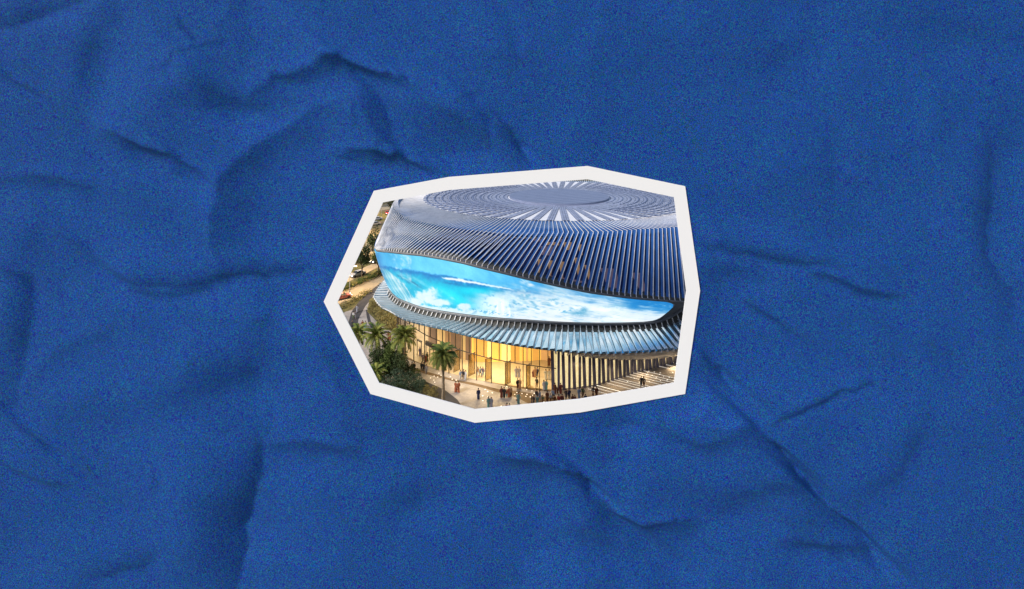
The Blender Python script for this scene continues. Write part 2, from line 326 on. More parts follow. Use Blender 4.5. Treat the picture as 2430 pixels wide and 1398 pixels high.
# ------------------------------------------------------------------ the arena
CX, CY = 12.4, 128.
def P(th, R, z):
    a = R_(th); return Vector((CX+R*math.sin(a), CY-R*math.cos(a), z))
def rad(th): a = R_(th); return Vector((math.sin(a), -math.cos(a), 0))
def tan(th): a = R_(th); return Vector((math.cos(a), math.sin(a), 0))
def ztab(rt, pts, left, right, lo=-78):
    """height against angle from photo points lying on the surface of plan radius rt"""
    out = []
    for px, py in pts:
        best = None
        for t in np.arange(lo, 45, .1):
            r = interp(t, rt); x, y = CX+r*math.sin(R_(t)), CY-r*math.cos(R_(t)); e = abs(HX+F*x/y-px)
            if best is None or e < best[0]: best = (e, t, CAMH-(py-HY)*y/F)
        out.append(best[1:])
    out.sort(); return left+out+right
KR = [(-180,32.),(-140,38),(-100,41.5),(-76,42.2),(-63,43.6),(-30,43.8),(0,44),(100,44),(140,39.5),(180,32.)]
KZ = ztab(KR, [(933,489),(945,503),(959,515),(1030,531),(1126,542),(1200,549),(1349,550),(1456,549),(1520,544),(1589,540)], [(-180,23.5),(-95,23.5)], [(60,23.9),(180,23.5)], -75)
SR = [(-180,34),(-120,38),(-90,39.6),(-76,40.6),(-62.8,43.7),(-54,47.5),(-48,51.6),(-43,54.6),(-38,55.9),(-30,56),(60,56),(120,52),(180,34)]
SZ = ztab(SR, [(886,583),(893,587),(920,589),(1000,597),(1050,605),(1100,615),(1200,640),(1300,664),(1400,685),(1500,698),(1625,708)], [(-180,19),(-60,20.3)], [(24,15.3),(60,15.5),(180,19)], -43)
DL = [(-180,0),(-120,5),(-90,16),(-74,20),(-63,18.5),(-50,10),(-38,4.5),(-20,-1.2),(0,-4.5),(25,-9.5),(60,-9),(120,-3),(180,0)]
BR = [(-180,34),(-90,34),(-73.8,35.8),(-56.6,41.8),(-48.8,47),(-43,51.6),(-38,52.8),(-30,53),(60,53),(180,34)]
BZ = ztab(BR, [(927,688),(935,698),(960,714),(1000,729),(1100,746),(1250,759),(1400,766),(1560,762)], [(-180,11.5),(-50,12.5)], [(14,12.3),(16.5,13.4),(20,14.0),(40,14),(180,11.5)], -43)
CR_ = [(-180,36),(-90,36),(-74,38),(-57.3,44.4),(-50,49.9),(-43.7,54.6),(-38,56.6),(-30,57),(60,57),(180,36)]
CZ = ztab(CR_, [(885,703),(893,714),(920,734),(960,756),(1050,778),(1150,803),(1250,820),(1350,831),(1430,835),(1500,833),(1600,825)], [(-180,9),(-55,11)], [(60,9),(180,9)], -44)
GR = [(-180,30),(-74,34),(-57,40),(-49,46),(-43,50.2),(-36,51),(30,51),(180,30)]
WR = [(-180,28),(-74,30),(-50,38),(-40,44.5),(-30,46),(-24,45.5),(-18,43.5),(-10,41.5),(30,41.5),(180,28)]
def gr(t): return interp(t, GR)
ER = [(-180,30),(-74,34),(-57,40),(-49,46),(-43,50.2),(-36,51),(-6,50.9),(1,49.4),(6,47.5),(11,45.8),(18,45),(40,45),(180,30)]
EZ = [(-180,8),(-9,7.5),(-6,6.2),(1,4.9),(6,3.6),(11,2.5),(18,1.7),(30,1.2),(60,1.2),(180,8)]
def kink(th): return P(th, interp(th, KR), interp(th, KZ))
def stop(th): return P(th, interp(th, SR), interp(th, SZ))
def sbot(th): return P(th, interp(th, BR), interp(th, BZ))
def cedge(th): return P(th, interp(th, CR_), interp(th, CZ))
def epnt(th, dz=0): return P(th, interp(th, ER), interp(th, EZ)+dz)
def ring(th):
    a = R_(th); return Vector((12.0+34.6*math.sin(a), 126.0-31.3*math.cos(a), 23.55))
def disc(th, R=12.7):
    a = R_(th); return Vector((12.0+R*math.sin(a), 124.4-R*math.cos(a), 23.55))
arena = empty('arena', (CX, CY, 0)); 
tag(arena, 'round arena with sunburst solar roof, ribbed blue skirt and curved ocean wave screen', 'arena')
class AMB(MB):
    def build(s, name, mats, parent=arena, smooth=False):
        o = mesh(name, s.v, s.f, mats, None, s.m, smooth)
        o.data.transform(__import__('mathutils').Matrix.Translation((-CX, -CY, 0))) if parent is arena else None
        o.parent = parent; return o
def loft(name, rows, m, step=2., smooth=True, t0=-180, t1=180):
    """surface through curves rows[i](theta)"""
    ths = np.arange(t0, t1+1e-6, step); V = []; Fc = []; k = len(rows)
    for t in ths:
        for r in rows: V.append(r(t))
    for i in range(len(ths)-1):
        for j in range(k-1): Fc.append((i*k+j, i*k+j+1, (i+1)*k+j+1, (i+1)*k+j))
    a = AMB(); a.add(V, Fc); return a.build(name, m, arena, smooth)
def seg(f0, f1, t, off=0):
    def g(th):
        a, b_ = f0(th), f1(th); return a.lerp(b_, t)+Vector((0, 0, off))
    return g
def skin_pt(th, t):
    """point on the glazing behind the fins; t 0 at the kink, 1 at the bottom"""
    a = kink(th); b_ = stop(th); r = rad(th); d = (b_-a).normalized(); nrm = Vector((-d.z*r.x, -d.z*r.y, r.dot(Vector((d.x, d.y, 0))))).normalized()
    return a.lerp(b_, t)-nrm*1.25
# roof
base = AMB(); n_ = 180
V = [disc(2*i-180, .01)-Vector((0, 0, .05)) for i in range(n_)]+[ring(2*i-180)-Vector((0, 0, .05)) for i in range(n_)]
base.add(V, [(i, n_+i, n_+(i+1) % n_, (i+1) % n_) for i in range(n_)]); base.build('roof', M['membrane'])
d_ = AMB(); V = [disc(3*i, 12.7)+Vector((0, 0, .42)) for i in range(120)]+[disc(3*i, 12.7)-Vector((0, 0, .03)) for i in range(120)]
d_.add(V, [tuple(range(120))]+[(i, (i+1) % 120, 120+(i+1) % 120, 120+i) for i in range(120)])
dc = d_.build('roof_disc', M['disc'])
sm = AMB()
for k in range(-5, 6):
    x = k*2.3
    for (ax, L) in ((0, 1),):
        h = math.sqrt(max(12.5**2-x*x, 0)); q0 = Vector((12-h*.94+x*.0, 124.4+x-h*.34*0, 23.975)); 
        c, s = math.cos(R_(24)), math.sin(R_(24)); A = (12+(-h*c-x*s), 124.4+(-h*s+x*c), 23.985); B = (12+(h*c-x*s), 124.4+(h*s+x*c), 23.985)
        sm.sweep([A, B], [(-s, c, 0)]*2, [(0, 0, 1)]*2, .10, .02)
sj = sm.build('seam', mat('seam_blue', (.08, .13, .28), .5), arena)
NS = 72
for k in range(NS):
    th = 360/NS*k-180+2.5; a, b_ = disc(th, 13.1), ring(th); d = (b_-a).normalized(); L = (b_-a).length; s = Vector((-d.y, d.x, 0))
    mb = AMB(); W = 1.42
    mb.sweep([a+Vector((0, 0, .03)), b_+Vector((0, 0, .03))], [s]*2, [(0, 0, 1)]*2, W, .07, 0)
    nr = 21
    for i in range(nr):
        u0, u1 = L*i/nr+.10, L*(i+1)/nr-.06
        for j in range(3):
            x0, x1 = -W/2+W*j/3+.04, -W/2+W*(j+1)/3-.04
            zz = .065+random.uniform(-.008, .008); tl = random.uniform(.0, .035)
            q = [a+d*u0+s*x0+Vector((0, 0, zz+tl)), a+d*u1+s*x0+Vector((0, 0, zz)), a+d*u1+s*x1+Vector((0, 0, zz)), a+d*u0+s*x1+Vector((0, 0, zz+tl))]
            q2 = [v-Vector((0, 0, .03)) for v in q]
            mb.add(q2+q, [(4,5,6,7),(0,1,5,4),(1,2,6,5),(2,3,7,6),(3,0,4,7)], 1)
    mb.build('solar_strip', [M['tilebase'], M['tile']])
# concentric rails across the gaps, everywhere but in the front and back bays
for k in range(11):
    t = (k+.6)/11
    for lo, hi in ((24, 156), (-156, -24)):
        e = 22*(t < .35)
        ths = np.linspace(lo+e, hi-e, 50)
        mb = AMB(); mb.sweep([disc(x, 13).lerp(ring(x), t)+Vector((0, 0, .14)) for x in ths], [rad(x) for x in ths], [(0, 0, 1)]*50, .26, .05)
        mb.build('arc_rail', M['arc'])
# roof edge glazing between the ring and the kink, skirt glazing
loft('roof_edge', [seg(ring, kink, 0, -.1), seg(ring, kink, .5, -.3), seg(ring, kink, .97, -.3), lambda t: kink(t)-rad(t)*.45-Vector((0, 0, 1.1))], M['rimroof'])
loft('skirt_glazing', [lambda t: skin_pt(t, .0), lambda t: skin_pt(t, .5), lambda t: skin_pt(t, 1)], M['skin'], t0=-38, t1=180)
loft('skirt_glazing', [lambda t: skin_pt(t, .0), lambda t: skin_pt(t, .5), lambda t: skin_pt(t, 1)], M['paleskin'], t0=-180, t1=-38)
# lit rooms behind the skirt glazing
def patch(th0, th1, t0, t1, tip=0.):
    q = [skin_pt(th0, t0), skin_pt(th1, t0), skin_pt(th1-tip, t1), skin_pt(th0+tip, t1)]; r = rad((th0+th1)/2)*.05+Vector((0, 0, .05))
    mb = AMB(); mb.add([v+r for v in q], [(0,1,2,3)]); return mb
wl = mat('lit_room', (.3, .2, .1), .4, emit=lin((176, 134, 92)), es=.48); wd = mat('dim_room', (.1, .08, .09), .4, emit=lin((88, 74, 90)), es=.8)
for a in [(-8.5,-5.5,.10,.17,0),(-4.6,-2.6,.10,.26,.3),(-1.5,-.6,.14,.34,.2),(-9.5,-8.4,.5,.78,.45),(-7.6,-6.4,.5,.8,.5),(-5.6,-4.4,.5,.8,.5),(-2.6,-1.6,.4,.75,.35),(-.9,.1,.52,.8,.4),(-17,-14,.90,.96,0),(-10,-8,.90,.97,0),(-6,-4.5,.91,.97,0)]:
    patch(*a).build('lit_window', wl)
for a in [(-30,-9,.03,.09,0),(-5.5,20,.03,.10,0),(-11,-1,.80,.9,.3),(-9.4,-6.2,.2,.4,.4),(2,5,.55,.9,.5),(7.5,9.5,.6,.95,.5)]:
    patch(*a).build('dim_window', wd)
# fins
NF = 320; rest = AMB()
fin_lab = []
for k in range(NF):
    th = -180+360/NF*k
    vis = -74 < th < 28; mb = AMB() if vis else rest
    ts = th+interp(th, DL); A, B, C_ = ring(th)+Vector((0, 0, .05)), kink(th), stop(ts)
    s = tan(th)
    d = (C_-B).normalized(); s2 = tan((th+ts)/2); nrm = s2.cross(d); nrm = nrm if nrm.z > 0 else -nrm; nrm.normalize()
    sk = interp(th, [(-40,0),(-15,.30),(20,.36),(60,.3)])
    bd = 1.2 if th > -12 else max(.35, 1.2-(-12-th)*.02)
    # roof edge rib, skirt rib (pale) and the deep blue blade under each
    mb.sweep([A, B], [s, s], [(0, 0, 1), (0, 0, 1)], interp(th, [(-60,.16),(-30,.12),(-15,.09)]), interp(th, [(-40,.22),(-15,.1),(5,.06),(40,.05)]), 0)
    Pm = [B.lerp(C_, t)+nrm*(.10*math.sin(math.pi*t)) for t in (0, .3, .65, 1)]+[C_+rad(ts)*.12-Vector((0, 0, .38))]
    mb.sweep(Pm, [s, s2, s2, tan(ts), tan(ts)], [(nrm+Vector((0,0,1))).normalized(), nrm, nrm, (nrm+rad(ts)).normalized(), rad(ts)], interp(th, [(-45,.12),(-30,.085),(-15,.10),(0,.125)]), interp(th, [(-70,.30),(-48,.20),(-30,.07),(-15,.05)]), 0)
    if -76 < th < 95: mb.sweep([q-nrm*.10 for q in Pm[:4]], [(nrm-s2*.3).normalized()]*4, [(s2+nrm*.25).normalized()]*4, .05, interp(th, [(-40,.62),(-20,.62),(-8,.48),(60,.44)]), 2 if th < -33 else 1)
    if vis and -60 < th < -16 and k % 1 == 0:       # slim second stay that makes the V pattern on the left half
        C2 = stop(ts+1.05); mb.sweep([B+nrm*.08, C2+nrm*.05], [s, s2], [nrm, nrm], .05, .04, 0)
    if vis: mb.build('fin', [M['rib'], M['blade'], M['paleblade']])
tag(rest.build('far_fins', [M['rib'], M['blade'], M['paleblade']]), kind='stuff')
# rim under the skirt, dark recess band carrying the screen, lower rim
def rimloft(name, f, secs, m, t0=-180, t1=180, step=2):
    """closed section swept round; secs = [(dr, dz)]"""
    ths = np.arange(t0, t1+1e-6, step); k = len(secs); V = []; Fc = []
    for t in ths:
        for dr, dz in secs: V.append(f(t)+rad(t)*dr+Vector((0, 0, dz)))
    for i in range(len(ths)-1):
        for j in range(k): Fc.append((i*k+j, i*k+(j+1) % k, (i+1)*k+(j+1) % k, (i+1)*k+j))
    a = AMB(); a.add(V, Fc); return a.build(name, m, arena, True)
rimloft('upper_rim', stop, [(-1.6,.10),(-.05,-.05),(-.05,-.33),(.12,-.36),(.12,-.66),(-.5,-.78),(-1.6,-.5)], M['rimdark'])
rimloft('upper_rim_lip', lambda t: stop(t), [(.13,-.36),(.22,-.40),(.22,-.66),(.13,-.68)], M['rim'])
loft('screen_surround', [seg(stop, sbot, 0, -.6), seg(stop, sbot, .5, -.3), seg(stop, sbot, 1, 0)], M['rim'])
rimloft('lower_rim', sbot, [(-1.0,.3),(.05,.12),(.28,-.05),(.28,-.25),(-.1,-.5),(-1.0,-.6)], M['rim'])
# the screen with its ocean picture
TE = [(0,11.0),(.05,12.0),(.13,12.45),(.28,12.5),(.5,12.15),(.75,11.5),(.9,10.9),(.97,10.2),(1,8.6)]
nu, nv = 640, 84; th0 = -56
V = np.zeros((nv, nu, 3)); 
for j in range(nv):
    v = j/(nv-1); te = interp(v, TE)
    us = np.linspace(0, 1, nu); tt = th0+(te-th0)*us
    zs = np.interp(tt, *zip(*SZ)); rs = np.interp(tt, *zip(*SR)); zb = np.interp(tt, *zip(*BZ)); rb = np.interp(tt, *zip(*BR))
    vv = .012+.976*v; r = rs+(rb-rs)*vv+.22+.25*math.sin(math.pi*vv); z = (zs-.62)+(zb+.10-(zs-.62))*vv; a = np.radians(tt)
    V[j, :, 0] = CX+r*np.sin(a); V[j, :, 1] = CY-r*np.cos(a); V[j, :, 2] = z
X = HX+F*V[..., 0]/V[..., 1]; Y = HY+F*(CAMH-V[..., 2])/V[..., 1]
uu, vvg = np.meshgrid(np.linspace(0, 1, nu), np.linspace(0, 1, nv))
def fb(seed, lam, ax=1.): 
    f = fft_noise(nv*4, nu, lam, seed); return f[::4][:nv] if ax == 1 else f[:nv]
N1 = fft_noise(nv, nu, 5, 21); N2 = fft_noise(nv, nu, 14, 22); N3 = fft_noise(nv, nu, 1.6, 23); NSK = fft_noise(nv, nu*3, 8, 24)[:, ::3]
def sst(a, b, x): t = np.clip((x-a)/(b-a), 0, 1); return t*t*(3-2*t)
def C(c): return np.array(c, float)/255
img = np.zeros((nv, nu, 3))
img[:] = np.stack([np.interp(X, [890,960,1080,1200,1320,1450], v) for v in ([70,92,112,84,56,42], [176,200,216,186,150,122], [232,244,252,238,214,194])], -1)/255.
t = sst(-.1, .35, .3-vvg*.9+0*X)[..., None]*.35; img = img*(1-t*0)+0
img += (.02*N2)[..., None]
def mixc(c, a): 
    global img
    a = np.clip(a, 0, 1)[..., None]; img = img*(1-a)+C(c)*a
_nl = fft_noise(nv, 400, 5, 41); NL = np.stack([np.interp((X[j]-860+(Y[j]-650)*-1.6)/5.0 % 399, np.arange(400), _nl[j]) for j in range(nv)])
_nm = fft_noise(nv, 400, 3.2, 42); NM = np.stack([np.interp((X[j]-860+(Y[j]-650)*-1.2)/3.2 % 399, np.arange(400), _nm[j]) for j in range(nv)])
hz = np.interp(X, [880,905,980,1100,1200,1260,1320], [624,631,642,660,682,690,694])+1.2*N1
sea = sst(-3, 4, Y-hz)
mixc((28,132,205), sea*.9)
mixc((22,112,190), np.exp(-((Y-hz-5)/4)**2)*.55*(X < 1260))
# turquoise face of the breaking wave
wv = sst(-8, 14, Y-np.interp(X, [900,950,1000,1060,1120,1180,1240], [640,642,652,664,676,684,700])-3*N1)*sst(1240, 1130, X)
mixc((14,196,226), wv*.85)

mixc((30,120,170), np.exp(-((Y-(655+(X-945)*.45)+2*N1)/3.2)**2)*sst(935,950,X)*sst(1010,985,X)*.8)
mixc((22,126,190), np.exp(-((Y-(672+(X-1060)*.17)+1.5*N1)/3)**2)*sst(1040,1070,X)*sst(1215,1160,X)*.8)
# white crest line
mixc((240,248,252), sst(.9,.2,np.abs(Y-np.interp(X,[1040,1060,1110,1160,1200,1230],[656,660,670,679,684,693])+1.0*N1)/np.interp(X,[1040,1070,1110,1150,1230],[1,5.5,5,4,1.5]))*sst(1042,1055,X)*sst(1235,1200,X))
mixc((6,228,248), np.exp(-(((X-1070)/46)**2+((Y-702-(X-1070)*.45)/15)**2)**1.5)*.95)
mixc((12,218,244), np.exp(-(((X-1125)/50)**2+((Y-690)/9)**2))*.85)
# falling water on the left
_r1 = np.random.default_rng(77).random(400); _r2 = np.random.default_rng(78).random(400)
cc = X-(Y-640)*.60+1.2*N2; st_ = np.clip(.1+1.5*(.6*np.interp(cc-800, np.arange(400)*2.4, _r1)+.4*np.interp(cc-800, np.arange(400)*6., _r2)-.25)-.25*np.abs(np.sin(Y*.11)), 0, 1)
fall = sst(0, 6, Y-np.interp(X,[905,915,930,960,985],[632,636,646,672,708]))*sst(0,10,np.interp(Y,[630,660,700,720],[926,955,985,1000])-X)
mixc((20,150,190), fall*.75); mixc((236,246,248), fall*(.25+.85*st_))
mixc((120,210,235), np.exp(-((Y-(640+(X-930)*.42)-2*N1)/5)**2)*sst(930,950,X)*sst(1040,1000,X)*.5)
# foam
ms_ = np.interp((X-(Y-650)*1.5)-700, np.arange(300)*5., np.random.default_rng(80).random(300))
mixc((150,226,244), np.clip(ms_*1.4-.5, 0, 1)*np.exp(-((Y-(655+(X-950)*.45))/14)**2)*sst(930,960,X)*sst(1110,1050,X)*.75)
f1 = np.maximum.reduce([1-np.hypot((X-1008)/42, (Y-706)/24), 1-np.hypot((X-990)/30,(Y-716)/16), 1-np.hypot((X-1100)/18,(Y-728)/10), 1-np.hypot((X-1040)/40,(Y-718)/12), (1-np.abs(Y-np.interp(X,[1000,1100,1180],[730,745,752]))/12)*sst(975, 1000, X)*sst(1240, 1150, X)])
mixc((225,240,247), sst(-.05, .55, f1+.13*N1+.10*NM)*.95)
mixc((14,205,235), np.exp(-(((Y-(700+(X-1050)*.62))/6)**2))*sst(1030,1045,X)*sst(1090,1070,X)*.8)
top = np.interp(X, [1080,1130,1170,1230,1330,1420,1470,1500,1540,1600], [722,706,694,692,696,706,716,732,738,744])
f2 = sst(-22, 22, Y-top-3*N1-8*NL)*sst(1075, 1170, X)
mixc((214,234,244), f2*.9)
mixc((250,253,255), sst(-2,30,Y-top-5*NL)*sst(1100,1200,X)*(.7+.3*np.clip(NL,-1,1)))
mixc((96,176,214), np.clip(NM*.6-.35, 0, 1)*f2*sst(1180,1260,X)*.8)
mixc((150,225,240), sst(1300,1120,X)*sst(1085,1130,X)*f2*np.clip(.3+.5*NL,0,1)*.7)
mixc((60,160,205), np.clip(N1*.8-1.1+.15*N3, 0, 1)*f2*.8)
for (x_, y_, a_, b_, s_) in [(1372,744,22,6,.9),(1385,735,10,5,.7),(1310,712,14,3.5,.6),(1430,752,12,3,.5),(1236,735,14,5,.5),(1215,728,8,4,.45),(1460,728,30,4,.4)]:
    mixc((52,150,196), np.exp(-(((X-x_+3*N1)/a_)**2+((Y-y_+1.5*N3)/b_)**2))*s_)
st2 = np.exp(-((Y-np.interp(X,[1300,1400,1500],[672,688,720])+3*N2)/7)**2)*sst(1320,1380,X)*sst(1520,1470,X)
mixc((200,222,236), st2*.55*(.5+.5*np.clip(N1,-1,1)))
mixc((30,150,200), (N3 > 1.15)*np.exp(-((Y-np.interp(X,[1000,1100,1250],[722,734,752]))/5)**2)*sst(1010,1040,X)*sst(1250,1200,X)*.8)
mixc((225,235,245), np.exp(-((Y-752)/9)**2)*sst(1120,1200,X)*sst(1600,1560,X)*.5)
mixc((20,110,180), sst(908,893,X+(-Y+600)*.25)*.5*(Y > 600))
img = np.clip(img+.012*N3[..., None], 0, 1)
linimg = np.where(img <= .04045, img/12.92, ((img+.055)/1.055)**2.4)
ms = bpy.data.materials.new('led_screen'); ms.use_nodes = True; n = ms.node_tree; b = n.nodes['Principled BSDF']
at = n.nodes.new('ShaderNodeAttribute'); at.attribute_name = 'picture'
b.inputs['Base Color'].default_value = (.02, .02, .02, 1); b.inputs['Roughness'].default_value = .3
n.links.new(at.outputs['Color'], b.inputs['Emission Color']); b.inputs['Emission Strength'].default_value = 1.12
ids = np.arange(nu*nv).reshape(nv, nu)
Fs = np.stack([ids[1:, :-1], ids[1:, 1:], ids[:-1, 1:], ids[:-1, :-1]], -1).reshape(-1, 4)
V[..., 0] -= CX; V[..., 1] -= CY
scr = mesh('screen', V.reshape(-1, 3), Fs.tolist(), ms, arena, smooth=True)
ca = scr.data.color_attributes.new('picture', 'FLOAT_COLOR', 'POINT')
ca.data.foreach_set('color', np.concatenate([linimg.reshape(-1, 3), np.ones((nu*nv, 1))], 1).astype(np.float32).ravel())
tag(scr, 'bright curved screen showing a breaking turquoise ocean wave')
# pale bezel round the screen's right end
bz = AMB(); pts = []
for v in np.linspace(0, 1, 30):
    te = interp(v, TE)+.12; a, b_ = P(te, interp(te, SR), interp(te, SZ)-.62), sbot(te)+Vector((0, 0, .1)); pts.append(a.lerp(b_, v)+rad(te)*.3)
bz.sweep(pts, [tan(12)]*30, [rad(12)]*30, .28, .3); bz.build('bezel', mat('bezel_silver', (.34, .37, .40), .35))
# canopy: brackets, glass skin, tilted reflective panels, edge ribs
def cB(th): return sbot(th)+rad(th)*.62+Vector((0, 0, -.85))
def cSk(t_): return lambda th: cB(th).lerp(cedge(th), t_)-Vector((0, 0, .28))
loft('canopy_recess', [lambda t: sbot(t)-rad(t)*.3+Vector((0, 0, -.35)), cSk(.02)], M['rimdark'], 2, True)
loft('canopy_glass', [cSk(0), cSk(.5), cSk(1)], M['canopyskin'], 2, True)
loft('canopy_soffit', [cSk(1), lambda t: P(t, interp(t, CR_)-.3, interp(t, CZ)-.5), lambda t: epnt(t, 0) if t > -9 else P(t, interp(t, ER), min(8.2, interp(t, EZ)+1.8 if t > -12 else 8.6))], M['ceil'], 1)
restc = AMB()
for k in range(360):
    th = -180+k; vis = -62 < th < 30; mb = AMB() if vis else restc
    sw = interp(th, [(-60,-2),(-20,-1.2),(-5,0),(5,.9),(40,1)])
    A, B, C_ = sbot(th)+rad(th)*.1+Vector((0, 0, -.2)), cB(th), cedge(th+sw)
    s = tan(th); n0 = Vector((0, 0, 1)); d = (C_-B).normalized(); n1_ = s.cross(d); n1_ = n1_ if n1_.z > 0 else -n1_
    mb.sweep([A, B], [s, s], [rad(th)]*2, .10, .22, 0)
    mb.sweep([B, C_], [s, s], [n1_]*2, .10, .26, 0)
    # reflective panel on the rib's left side, tilted
    wv_ = interp(th, [(-60,.45),(-30,.68),(-8,.80),(6,.66),(14,.3),(30,.2)]); wb = interp(th, [(-60,.3),(-30,.22),(-5,.10),(6,.24),(30,.2)])
    up = interp(th, [(-60,.04),(-10,.07),(2,.03),(30,.0)])
    q = [B+n1_*(.04+up), C_+n1_*(.04+up), C_-s*wv_-n1_*.08, B-s*wb-n1_*.08]
    q = [v-s*.06 for v in q]
    mb.add(q+[v-n1_*.04 for v in q], [(0,3,2,1),(4,5,6,7),(0,1,5,4),(1,2,6,5),(2,3,7,6),(3,0,4,7)], 2 if th < -24 else 1)
    if th > -7:                                        # rib returns under the canopy down to the columns
        E_ = epnt(th+sw*.3); mb.sweep([C_-Vector((0, 0, .22)), E_-Vector((0, 0, .12))], [s, s], [(0, 0, 1)]*2, .16, .35, 0)
    if vis: mb.build('canopy_rib', [M['rib'], M['panel'], M['silver']])
ed = AMB(); ths = np.arange(-70, -33, 1.5); ed.tube([cedge(t)-Vector((0, 0, .12)) for t in ths], .06, 6); ed.build('canopy_edge', M['rib'], arena, True)
lp_ = AMB(); ths = np.arange(-56, 13, 1.); lp_.tube([sbot(t)+rad(t)*.32+Vector((0, 0, .02)) for t in ths], .07, 6); lp_.build('rim_lip', M['bracket'], arena, True)
tag(restc.build('far_canopy_ribs', [M['rib'], M['panel'], M['silver']]), kind='stuff')
# columns and the wall behind them, its lamplight put in as glow, right of the lobby
gm = MB()
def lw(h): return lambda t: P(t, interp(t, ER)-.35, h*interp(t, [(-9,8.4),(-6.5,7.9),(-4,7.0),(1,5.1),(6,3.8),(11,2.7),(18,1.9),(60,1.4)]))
loft('glow_wall', [lw(0), lw(1)], M['goldglow'], 1, False, -6.6, 58.4)
for k in range(52):
    th = -6.8+k*.97+.25; a = P(th, interp(th, ER), 0); h = interp(th, [(-9,8.6),(-6.5,8.1),(-4,7.1),(1,5.1),(6,3.8),(11,2.7),(18,1.9),(60,1.4)])
    wdt = .50 if k % 2 == 0 else .40; ln = .0 if k % 2 else .22
    mb = AMB(); s = tan(th); r = rad(th)
    mb.add([a-s*wdt/2-r*.25, a+s*wdt/2-r*.25, a+s*wdt/2+r*.2, a-s*wdt/2+r*.2]+[q+Vector((0, 0, h)) for q in (a-s*(wdt/2+ln)-r*.25, a+s*(wdt/2-ln)-r*.25, a+s*(wdt/2-ln)+r*.2, a-s*(wdt/2+ln)+r*.2)],
           [(3,2,1,0),(4,5,6,7),(0,1,5,4),(1,2,6,5),(2,3,7,6),(3,0,4,7)])
    mb.build('column', M['column'])
# lobby: inner amber wall, floor, glass, mullions, transom, soffit lamps
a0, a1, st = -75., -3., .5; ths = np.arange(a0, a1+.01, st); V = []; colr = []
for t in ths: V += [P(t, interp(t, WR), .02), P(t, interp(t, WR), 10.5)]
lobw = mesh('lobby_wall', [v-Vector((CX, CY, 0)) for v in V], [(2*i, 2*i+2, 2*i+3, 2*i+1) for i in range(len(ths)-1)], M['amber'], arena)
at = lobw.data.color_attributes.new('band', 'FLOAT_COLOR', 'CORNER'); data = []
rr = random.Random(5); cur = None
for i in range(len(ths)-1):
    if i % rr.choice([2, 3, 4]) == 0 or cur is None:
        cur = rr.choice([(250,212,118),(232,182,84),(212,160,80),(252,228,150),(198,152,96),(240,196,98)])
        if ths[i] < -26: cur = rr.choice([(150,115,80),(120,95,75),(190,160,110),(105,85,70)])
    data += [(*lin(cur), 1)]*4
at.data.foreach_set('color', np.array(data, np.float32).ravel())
loft('lobby_floor', [lambda t: P(t, interp(t, WR), .012), lambda t: P(t, gr(t)-.2, .012)], M['floor'], 1, False, -75, -6)
for th in np.arange(-73.5, -7, 3.):
    mb = AMB(); mb.sweep([P(th-.9, gr(th)-4.5, 8.2), P(th+.9, gr(th)-4.5, 8.2)], [rad(th)]*2, [(0, 0, 1)]*2, 1.2, .08); mb.build('ceiling_lamp', M['lamp'])
RZ = ztab(GR, [(945,752),(975,772),(1010,795),(1050,812),(1090,830),(1165,851),(1220,861),(1313,874)], [(-85,6.5)], [], -43)
rl = AMB(); ths = np.arange(-75, -5.9, 1.)
rl.tube([P(t, gr(t), interp(t, RZ)) for t in ths], .075, 6); rl.build('transom', M['mullion'])
k = 0
for th in np.arange(-72, -6, 1.5):
    zt = 9.3; zr = interp(th, RZ); mb = AMB(); mb.box(P(th, gr(th), (zr+zt)/2), (.11, .14, zt-zr), 0, R_(th))
    if k % 2 == 0: mb.box(P(th, gr(th), zr/2), (.10, .14, zr), 0, R_(th))
    mb.build('mullion', M['mullion']); k += 1
loft('lobby_glass', [lambda t: P(t, gr(t)-.05, .03), lambda t: P(t, gr(t)-.05, 9.3)], M['glass'], 1.5, False, -72, -6)
for hx, hy, fx, fy_ in [(1091,877,1077,884),(1127,887,1112,893.5),(1166,898,1152,904.5),(1211,908,1199,914.5),(1258,915,1249,922)]:
    h = G(hx, hy); f_ = G(fx, fy_); d = f_-h; s = Vector((-d.y, d.x, 0)).normalized(); up = Vector((0, 0, 1))
    fm = AMB(); H_ = 3.7
    for p in (h, f_): fm.box((p.x, p.y, H_/2), (.09, .09, H_), 0, math.atan2(d.y, d.x))
    for z in (.06, H_-.04): fm.sweep([h+up*z+d*.03, f_+up*z-d*.03], [s]*2, [(0, 0, 1)]*2, .07, .09)
    dr = fm.build('door', M['mullion'])
    g = AMB(); g.sweep([h+d*.04+up*(H_-.14), f_-d*.04+up*(H_-.14)], [s]*2, [(0, 0, 1)]*2, .03, H_-.25)
    go = g.build('door_pane', M['doorglass'], dr); go.data.transform(__import__('mathutils').Matrix.Translation((-CX, -CY, 0)))
# entrance portals on the left
for (x0, y0, x1, y1, hh, lt) in [(1011,850,1047,868,3.2,.75),(990,842,1000,848,2.9,.18)]:
    p, q = G(x0, y0), G(x1, y1); d = (q-p); L = d.length; d.normalize(); s = Vector((-d.y, d.x, 0)); mb = AMB()
    mb.sweep([p+Vector((0, 0, hh)), q+Vector((0, 0, hh))], [s]*2, [(0, 0, 1)]*2, .35, lt)
    for t in np.linspace(0, 1, 5 if L > 2 else 2):
        c = p.lerp(q, t); mb.box((c.x, c.y, (hh-lt)/2), (.10, .10, hh-lt), 0, math.atan2(d.y, d.x))
    mb.build('entrance_portal', M['mullion'])
def arealamp(name, loc, target, size, power, color, parent=None):
    l = bpy.data.lights.new(name, 'AREA'); l.energy = power; l.size = size; l.color = color; o = bpy.data.objects.new(name, l); COL.objects.link(o)
    o.location = loc; o.rotation_euler = (Vector(target)-Vector(loc)).to_track_quat('-Z', 'Y').to_euler(); return o
LOB = 1150
